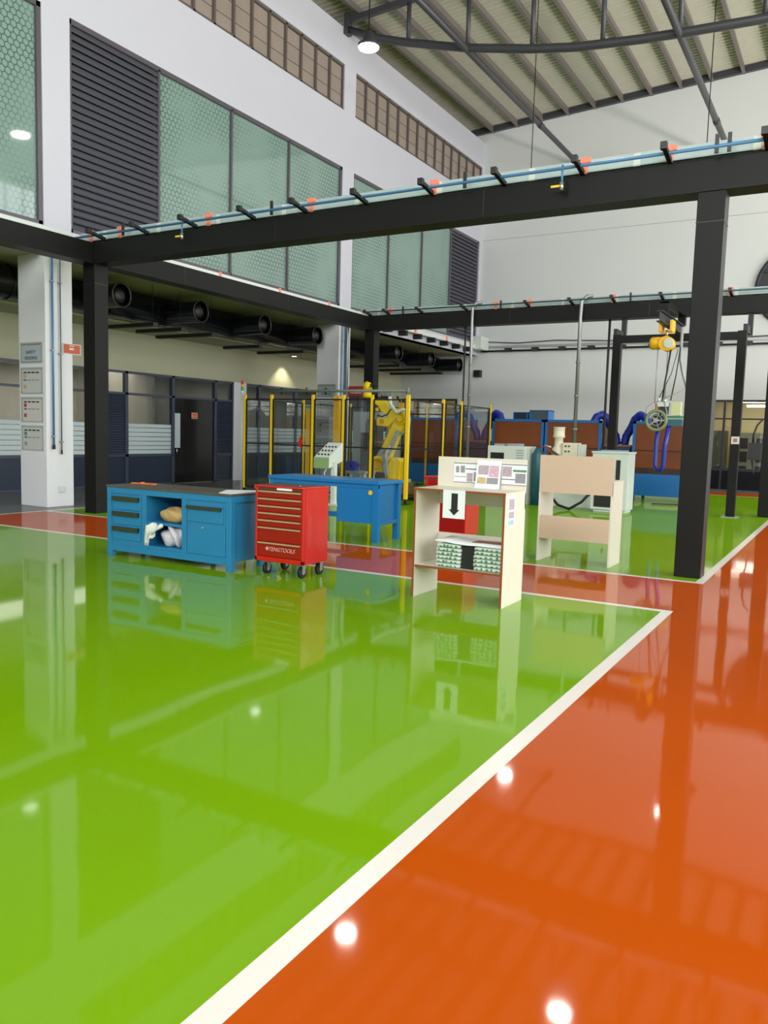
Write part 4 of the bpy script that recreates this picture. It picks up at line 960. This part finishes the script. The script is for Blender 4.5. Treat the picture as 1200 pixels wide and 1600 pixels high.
# console
t = thing('control_console', (-9.85, 14.6, 0), 'green and white operator console on a post behind the far blue workbench', 'console')
M().box(-9.84, -9.74, 14.65, 14.75, 0, .95).box(-9.95, -9.63, 14.55, 14.85, 0, .03).build('post', MWHITE, t)
M().prism([(-10.2, .80), (-9.80, .80), (-9.80, 1.04), (-10.2, 1.04)], 'y', 14.5, 14.51).build('front_face', LGREEN, t)
q = M().hexa([(-10.2, 14.51, .80), (-9.80, 14.51, .80), (-9.80, 15.05, .95), (-10.2, 15.05, .95), (-10.2, 14.51, 1.04), (-9.80, 14.51, 1.04), (-9.80, 15.05, 1.36), (-10.2, 15.05, 1.36)])
q.build('housing', MWHITE, t, bevel=.008)
for i in range(4):
    for j in range(3):
        xx = -10.13+i*.085; yy = 14.6+j*.14; zz_ = 1.04+(yy-14.51)/.54*.32
        M().cyl((xx, yy, zz_), (xx, yy-.012, zz_+.02), .02, n=10).build('button', INK, t)
M().tube([(-9.9, 14.62, .86), (-9.98, 14.6, .7), (-9.95, 14.6, .55), (-9.85, 14.62, .5), (-9.8, 14.66, .6)], .012, 8).build('cable', MWHITE, t)

# ------------------------------------------------------------------ welding booths
def booth(x0, x1, y0, lab, top=2.1):
    t = thing('welding_booth', ((x0+x1)/2, y0+.75, 0), lab, 'welding booth'); y1 = y0+1.5; w = .07
    for a in (x0, x1-w):
        for b in (y0, y1-w): M().box(a, a+w, b, b+w, 0, top).build('leg', BOOTH, t)
    M().box(x0, x1, y0, y0+w, top-w, top).box(x0, x1, y1-w, y1, top-w, top).box(x0, x0+w, y0, y1, top-w, top).box(x1-w, x1, y0, y1, top-w, top).build('top_rail', BOOTH, t)
    M().box(x0+w, x1-w, y0+.02, y0+.03, .74, top-w).build('curtain', AMBER, t, 'amber brown see through curtain')
    M().box(x0+w, x1-w, y0+.015, y0+.02, .74, .9).box(x0+w, x1-w, y0+.012, y0+.02, 1.33, 1.36).build('curtain_fold', mat('dark brown fold', (58, 26, 16), .4), t)
    for a in (x0+.01, x1-.02): M().box(a, a+.01, y0+w, y1-w, .74, top-w).build('side_curtain', AMBER, t)
    M().box(x0, x1, y0+.005, y0+.04, .17, .74).build('lower_panel', BOOTH, t)
    for a in (x0, x1-.04): M().box(a, a+.04, y0+w, y1-w, .17, .74).build('side_panel', BOOTH, t)
    return t
booth(-11.6, -10.05, 21.5, 'welding booth seen through the robot fence, leftmost of the blue booths')
booth(-8.95, -7.42, 21.5, 'blue welding booth with amber curtain just right of the fence corner')
booth(-7.38, -5.83, 21.5, 'blue welding booth with amber curtain behind the plain cream stand')
booth(-5.0, -3.4, 21.5, 'blue welding booth behind the hoist, nearest the big column')
def extractor(x0, x1, lab):
    y0 = 21.7; t = thing('fume_extractor', ((x0+x1)/2, y0+.4, 0), lab, 'fume extractor'); c = (x0+x1)/2
    M().box(x0+.04, x1-.04, y0, y0+.8, 0, 1.42).build('cabinet', mat('deep blue enamel', (20, 62, 112), .4), t, bevel=.01)
    M().box(x0+.02, x1-.02, y0-.02, y0+.82, 1.42, 1.47).build('top_board', BROWN, t)
    for s_ in (-1, 1):
        pts = [(c+s_*.1, y0+.3, 1.47), (c+s_*.14, y0+.3, 1.7), (c+s_*.28, y0+.28, 1.95), (c+s_*.36, y0+.25, 2.15), (c+s_*.5, y0+.2, 2.27), (c+s_*.64, y0+.15, 2.2), (c+s_*.7, y0+.12, 2.05)]
        fine = []
        for a, b in zip(pts[:-1], pts[1:]):
            for k in range(5): fine.append(tuple(a[j]+(b[j]-a[j])*k/5 for j in range(3)))
        fine.append(pts[-1])
        M().tube(fine, [.105+.008*(i % 2) for i in range(len(fine))], 14).build('hose', DBLUE, t)
extractor(-10.0, -9.0, 'fume extractor with two blue hoses seen through the fence end')
extractor(-5.8, -5.05, 'fume extractor with two blue hoses beside the left gantry leg')
for x0, x1, z1, lab, m in ((-8.38, -7.95, 2.3, 'dark blue filter box on top of the booth beside the fence, left box', mat('navy filter', (16, 26, 50), .5)), (-7.9, -7.35, 2.36, 'grey grilled filter box on top of the booth, right box', mat('grey grille', (72, 84, 96), .5))):
    t = thing('filter_box', ((x0+x1)/2, 21.9, 2.1), lab, 'filter box')
    M().box(x0+.03, x1-.03, 21.65, 22.1, 2.1, z1-.02).build('core', m, t)
    M().box(x0, x0+.03, 21.63, 22.12, 2.1, z1).box(x1-.03, x1, 21.63, 22.12, 2.1, z1).box(x0, x1, 21.63, 22.12, z1-.02, z1).build('casing', BOOTH, t)

# machines in front of booths
t = thing('power_source', (-7.1, 18.4, 0), 'pale grey welding machine with a dark screen behind the front stand', 'machine')
M().box(-7.58, -6.62, 18.0, 18.7, .0, 1.38).build('cabinet', MWHITE, t, bevel=.01)
M().box(-7.5, -7.16, 17.99, 18.0, .98, 1.22).build('screen', BLACK, t)
M().box(-7.45, -7.2, 18.1, 18.5, 1.38, 1.43).box(-7.12, -6.85, 18.1, 18.5, 1.38, 1.44).build('top_cover', GREYP, t)
q = M()
for k in range(4): q.box(-6.85, -6.68, 17.99, 18.0, 1.1+k*.06, 1.12+k*.06)
q.build('vent_slots', GREYP, t)
t = thing('gas_cylinder', (-6.45, 18.4, 0), 'dark teal motor tank beside the pale grey welding machine', 'tank')
M().tube([(-6.45, 18.4, 0), (-6.45, 18.4, 1.2), (-6.45, 18.4, 1.32), (-6.45, 18.4, 1.38)], [.14, .14, .09, .04], 18).build('tank_body', TEAL, t)
M().tube([(-6.42, 18.3, 1.36), (-6.25, 18.3, 1.4), (-6.1, 18.3, 1.25), (-6.05, 18.3, .9)], .012, 8).build('hose', mat('red hose', (150, 50, 40), .5), t)
t = thing('control_cabinet', (-4.55, 17.95, 0), 'pale grey electrical cabinet with a black door slot beside the plain cream stand', 'cabinet')
M().box(-4.96, -4.17, 17.7, 18.3, .06, 1.3).box(-4.98, -4.15, 17.68, 18.32, 1.3, 1.34).box(-4.9, -4.2, 17.75, 18.25, 0, .06).build('cabinet_body', MWHITE, t, bevel=.008)
M().box(-4.43, -4.34, 17.685, 17.70, .72, 1.16).build('slot', BLACK, t)
M().box(-4.66, -4.62, 17.685, 17.70, .8, .9).build('handle', BLACK, t)
M().box(-4.88, -4.35, 17.685, 17.70, .12, .42).build('lower_vent', BLACK, t)
M().box(-4.8, -4.3, 17.8, 18.2, 1.34, 1.37).build('top_plate', GREYP, t)
t = thing('spindle_machine', (-5.9, 18.5, 0), 'cream machine head with a round turret and white box above the plain stand', 'machine')
M().box(-6.15, -5.2, 18.4, 18.9, 0, 1.05).build('base_cabinet', MWHITE, t, bevel=.01)
CR = mat('cream casting', (222, 214, 190), .4)
M().tube([(-6.0, 18.5, 1.05), (-6.0, 18.5, 1.35), (-6.0, 18.5, 1.42), (-6.0, 18.5, 1.6), (-6.0, 18.5, 1.63), (-6.0, 18.5, 1.66), (-6.0, 18.5, 1.84), (-6.0, 18.5, 1.86)], [.16, .15, .1, .1, .15, .13, .13, .15], 20).build('turret', CR, t)
M().box(-5.86, -5.5, 18.35, 18.65, 1.1, 1.5).build('gear_box', CR, t, bevel=.01)
for z in (1.3, 1.42):
    for x in (-5.78, -5.7): M().cyl((x, 18.33, z), (x, 18.35, z), .02, n=10).build('knob', INK, t)
M().box(-5.49, -5.38, 18.35, 18.65, 1.1, 1.47).build('side_plate', MWHITE, t)
M().tube([(-6.2, 18.4, 1.15), (-6.12, 18.35, 1.3), (-5.95, 18.33, 1.2), (-5.88, 18.33, 1.12)], .035, 8).build('lever_arm', mat('dark olive lever', (70, 72, 60), .4), t)
M().tube([(-6.14, 18.4, 1.38), (-6.3, 18.38, 1.42)], .025, 8).build('side_knob', CHROME, t)
# cables on floor
for k_, (pts, lab) in enumerate((([(-6.0, 17.9, .35), (-5.7, 17.7, .1), (-5.4, 17.6, .03), (-5.15, 17.7, .2), (-4.95, 17.75, .45)], 'thick black cable sagging beside the pale grey cabinet'), ([(-5.9, 18.1, .5), (-5.5, 17.9, .38), (-5.2, 17.9, .42), (-4.95, 17.95, .3)], 'thin black cable strung above the thick one'),
                               ([(-4.3, 20.9, .02), (-4.0, 21.0, .02), (-3.7, 21.2, .02), (-3.5, 21.1, .02)], 'black cable lying under the booth nearest the column'))):
    M().tube(pts, .03 if k_ == 0 else .012, 8).build('cable', RUBBER, label=lab, cat='cable')

# ------------------------------------------------------------------ gantry and hoist
t = thing('gantry_frame', (-3.5, 18.8, 0), 'black steel gantry frame standing in front of the welding booths', 'gantry')
for x in (-4.93, -2.3): M().box(x, x+.18, 18.75, 18.93, .015, 3.98).build('leg', STEEL, t, bevel=.004); M().box(x-.08, x+.26, 18.67, 19.01, 0, .015).build('base_plate', GALV, t)
M().box(-4.75, -2.3, 18.76, 18.92, 3.8, 3.96).build('crossbeam', STEEL, t)
for x in (-4.93, -2.2): M().box(x, x+.08, 18.78, 19.55, 3.96, 4.12).box(x+.01, x+.11, 19.42, 19.55, 3.96, 4.43).build('hanger_bracket', STEELB, t)
M().box(-2.28, -2.12, 18.738, 18.75, 1.58, 1.74).build('square_label', mat('pinkish label', (215, 200, 200), .5), t, 'square white label')
M().box(-2.24, -2.16, 18.736, 18.738, 1.62, 1.70).build('label_mark', mat('mauve mark', (150, 110, 120), .5), t)
t = thing('monorail', (-3.5, 18.2, 4.0), 'short black monorail beam above the yellow hoist', 'beam')
M().box(-3.6, -3.48, 16.9, 19.35, 4.18, 4.2).box(-3.545, -3.535, 16.9, 19.35, 4.0, 4.18).box(-3.6, -3.48, 16.9, 19.35, 3.98, 4.0).build('rail', STEELB, t)
M().box(-3.62, -3.46, 17.3, 17.4, 4.2, 4.43).box(-3.62, -3.46, 19.2, 19.35, 4.2, 4.43).box(-3.62, -3.46, 17.3, 19.35, 4.40, 4.43).build('hanger', STEEL, t)
t = thing('chain_hoist', (-3.54, 17.7, 3.4), 'yellow electric chain hoist hanging from the short monorail', 'hoist')
HY = mat('hoist yellow', (238, 180, 20), .35)
M().box(-3.68, -3.62, 17.55, 17.85, 3.86, 4.1).box(-3.46, -3.40, 17.55, 17.85, 3.86, 4.1).box(-3.66, -3.42, 17.66, 17.76, 3.84, 3.88).build('trolley', HY, t, bevel=.01)
for y in (17.62, 17.78): M().cyl((-3.61, y, 4.02), (-3.585, y, 4.02), .05, n=14).build('wheel', mat('orange wheel', (210, 90, 30), .4), t)
M().tube([(-3.54, 17.7, 3.9), (-3.54, 17.7, 3.78)], .03, 8).build('hook', CHROME, t)
M().tube([(-3.86, 17.7, 3.64), (-3.82, 17.7, 3.64), (-3.6, 17.7, 3.64)], [.1, .13, .13], 20).tube([(-3.52, 17.55, 3.62), (-3.52, 17.85, 3.62)], .15, 20).build('motor', HY, t)
M().cyl((-3.46, 17.53, 3.62), (-3.46, 17.55, 3.62), .1, n=20).build('end_cap', MWHITE, t)
M().tube([(-3.7, 17.7, 3.55), (-3.7, 17.7, 2.4)], .008, 6).tube([(-3.5, 17.7, 3.5), (-3.5, 17.7, 2.4)], .008, 6).build('chain', GALV, t)
pts = [(-3.46, 17.7, 3.5)]
q = M().tube([(-3.44, 17.7, 3.5), (-3.48, 17.7, 3.1), (-3.52, 17.7, 2.8), (-3.55, 17.7, 2.4)], .018, 8).tube([(-3.3, 17.72, 3.5), (-3.4, 17.7, 3.0), (-3.62, 17.7, 2.5)], .008, 6)
q.tube([(-3.25, 17.7, 3.55), (-3.3, 17.7, 3.0), (-3.38, 17.7, 2.45)], .012, 6).build('cable', BLACK, t)
M().tube([(-3.27, 17.9, 3.98), (-3.27, 17.9, 3.3), (-3.2, 17.9, 3.0), (-3.1, 17.9, 2.7)], .03, 8).build('spiral_hose', GREYP, t)
t = thing('handling_tool', (-3.6, 17.7, 1.7), 'hanging lift assist tool with a round olive wheel and blue hoses under the hoist', 'handling tool')
M().ring((-3.63, 17.62, 2.03), (0, 1, 0), .2, .035, 32, 10).build('wheel_rim', HGREEN, t)
q = M()
for k in range(5):
    a = 2*PI*k/5; q.bar((-3.63, 17.62, 2.03), (-3.63+.18*math.cos(a), 17.62, 2.03+.18*math.sin(a)), .016, .03)
q.cyl((-3.63, 17.56, 2.03), (-3.63, 17.68, 2.03), .05, n=16).ring((-3.63, 17.62, 2.03), (0, 1, 0), .11, .012, 20, 6); q.build('spokes', GALV, t)
M().cyl((-3.63, 17.66, 2.03), (-3.63, 17.74, 2.03), .14, n=20).build('hub_motor', BLACK, t)
M().box(-3.6, -3.42, 17.66, 17.8, 2.16, 2.32).build('valve_block', BLACK, t)
M().box(-3.62, -3.40, 17.62, 17.8, 2.32, 2.42).cyl((-3.6, 17.62, 2.42), (-3.6, 17.62, 2.5), .03, n=10).cyl((-3.48, 17.62, 2.42), (-3.48, 17.62, 2.47), .035, n=10).build('manifold', MWHITE, t)
M().box(-3.34, -3.16, 17.62, 17.8, 2.14, 2.42).build('control_box', mat('cream control box', (196, 198, 150), .4), t)
M().box(-3.6, -3.1, 17.7, 17.76, 2.08, 2.13).build('support_arm', INKN, t)
M().box(-3.45, -3.12, 17.64, 17.8, 1.92, 2.06).build('lower_valve', TEAL, t)
M().box(-3.68, -3.66, 17.66, 17.7, 2.2, 2.4).box(-3.64, -3.61, 17.66, 17.7, 2.18, 2.36).build('orange_tube', mat('orange wire', (190, 90, 60), .5), t)
M().tube([(-3.6, 17.7, 1.95), (-3.62, 17.7, 1.5), (-3.62, 17.7, 1.1), (-3.58, 17.7, .97), (-3.5, 17.7, .95), (-3.45, 17.7, 1.1), (-3.44, 17.7, 1.5), (-3.38, 17.7, 1.95)], [.045, .045, .045, .04, .04, .045, .045, .045], 10).build('blue_hose', DBLUE, t)
M().tube([(-3.5, 17.7, 2.45), (-3.7, 17.65, 2.42), (-3.85, 17.65, 2.3), (-3.88, 17.65, 2.1)], .008, 6).tube([(-3.5, 17.62, 2.45), (-3.42, 17.6, 2.2), (-3.44, 17.6, 1.95)], .012, 6).tube([(-3.55, 17.66, 2.48), (-3.3, 17.66, 2.58), (-3.1, 17.66, 2.7)], .009, 6).build('wire', GREYP, t)
# black box on right far column
t = thing('switch_box', (-1.85, 19.3, 1.2), 'black switch box with an arched cable on the far right column', 'box')
M().box(-1.98, -1.70, 19.2, 19.34, 1.25, 1.62).build('enclosure', BLACK, t, bevel=.01)
M().tube([(-1.9, 19.28, 1.62), (-1.9, 19.28, 1.8), (-1.84, 19.28, 2.0), (-1.74, 19.28, 2.12)], .02, 8).tube([(-1.9, 19.28, 1.25), (-1.86, 19.28, 1.0), (-1.84, 19.28, .9)], .015, 8).build('conduit', BLACK, t)
# things in room at right
t = thing('storage_cabinet', (-3.0, 33, 0), 'grey green storage cabinet with dark shelves inside the lit room at the right', 'cabinet')
M().box(-3.9, -2.7, 33.2, 33.7, 0, 2.0).build('cabinet_body', ROOMC, t)
for x in (-3.75, -3.15):
    for z in (.35, .9, 1.4): M().box(x, x+.3, 33.19, 33.2, z, z+.4).build('dark_shelf', BLACK, t)
M().box(-5.2, -4.1, 32.2, 32.8, 0, 2.05).build('locker', mat('dark olive locker', (76, 78, 52), .5), label='dark olive locker inside the lit room behind the big column', cat='locker', bevel=.01)
for x0, x1, y, z, lab in ((-3.9, -2.2, 32, 3.1, 'upper fluorescent tube light inside the lit room'), (-3.55, -1.9, 33, 2.98, 'lower fluorescent tube light inside the lit room')):
    t = thing('tube_light', ((x0+x1)/2, y, z), lab, 'lamp', 'tube lights in the room')
    M().tube([(x0, y, z), (x1, y, z)], .028, 10).build('tube', TUBEE, t)
    M().box(x0-.03, x1+.03, y-.05, y+.05, z+.03, z+.07).tube([(x0+.2, y, z+.07), (x0+.2, y, 3.3)], .01, 6).build('fitting', MWHITE, t)
for k_, (x, m, lab) in enumerate(((-4.35, MWHITE, 'small white bowl on the room window sill, left'), (-4.05, GALV, 'small grey bowl on the room window sill, right'))):
    M().tube([(x, 30.12, .74), (x, 30.12, .78), (x, 30.12, .82)], [.05, .09, .1], 14).build('bowl', m, label=lab, cat='bowl')
M().box(-4.75, .4, YB+.08, YB+.3, .66, .73).build('trim_7', STEELB, kind='structure')

# ------------------------------------------------------------------ light
w = bpy.data.worlds.new('world'); SC.world = w; w.use_nodes = True
bg = w.node_tree.nodes['Background']; bg.inputs['Color'].default_value = (.86, .92, 1, 1); bg.inputs['Strength'].default_value = 1.0
def area(name, loc, rot, sx, sy, power, col):
    l = bpy.data.lights.new(name, 'AREA'); l.shape = 'RECTANGLE'; l.size = sx; l.size_y = sy; l.energy = power; l.color = col
    o = bpy.data.objects.new(name, l); COL.objects.link(o); o.location = loc; o.rotation_euler = rot; return o
area('daylight_right_windows', (XRW+.28, 12.5, 5.1), (PI/2, 0, PI/2), 34, 7.6, 4900, (.98, .985, 1))
area('daylight_right_clerestory', (XRW+.28, 11, 12.7), (PI/2, 0, PI/2), 37, 1.5, 600, (.97, .98, 1))
area('sunlit_pavement_bounce', (XRW+3.2, 9, .3), (0, math.radians(122), 0), 1.4, 30, 5500, (1, .87, .77))
area('front_fill_low', (0, -20.25, 2.3), (PI/2, 0, 0), 7.8, 4.4, 350, (.98, .98, 1))  # low fill light added out of view behind the camera
area('front_fill_high', (0, -20.25, 10.5), (PI/2, 0, 0), 17.8, 3.2, 4300, (.98, .98, 1))  # fill light added high behind the camera to brighten the back wall
area('overhead_fill', (-1, -7, 13.6), (math.radians(20), 0, 0), 14, 16, 2100, (1, .99, .97))  # fill light added below the closed roof, out of view, for the back wall
def pt(name, loc, p, col, rad=.1):
    l = bpy.data.lights.new(name, 'POINT'); l.energy = p; l.color = col; l.shadow_soft_size = rad
    o = bpy.data.objects.new(name, l); COL.objects.link(o); o.location = loc
area('office_ceiling_light', (-18.3, 12, 3.15), (0, 0, 0), 1.5, 9, 130, (1, .95, .85))
area('office_ceiling_light_far', (-18.3, 24, 3.15), (0, 0, 0), 1.5, 8, 70, (1, .95, .85))
area('room_ceiling_light', (-3, 32, 3.25), (0, 0, 0), 3.5, 2, 60, (1, .93, .74))
area('room_ceiling_light_left', (-15, 32, 3.25), (0, 0, 0), 3, 2, 50, (1, .95, .85))
l = bpy.data.lights.new('downlight_beam', 'SPOT'); l.energy = 120; l.color = (1, .9, .66); l.spot_size = 1.7; l.spot_blend = .6; l.shadow_soft_size = .05
o = bpy.data.objects.new('downlight_beam', l); COL.objects.link(o); o.location = (-16.35, 21.8, 4.0); o.rotation_euler = (0, 0, 0)
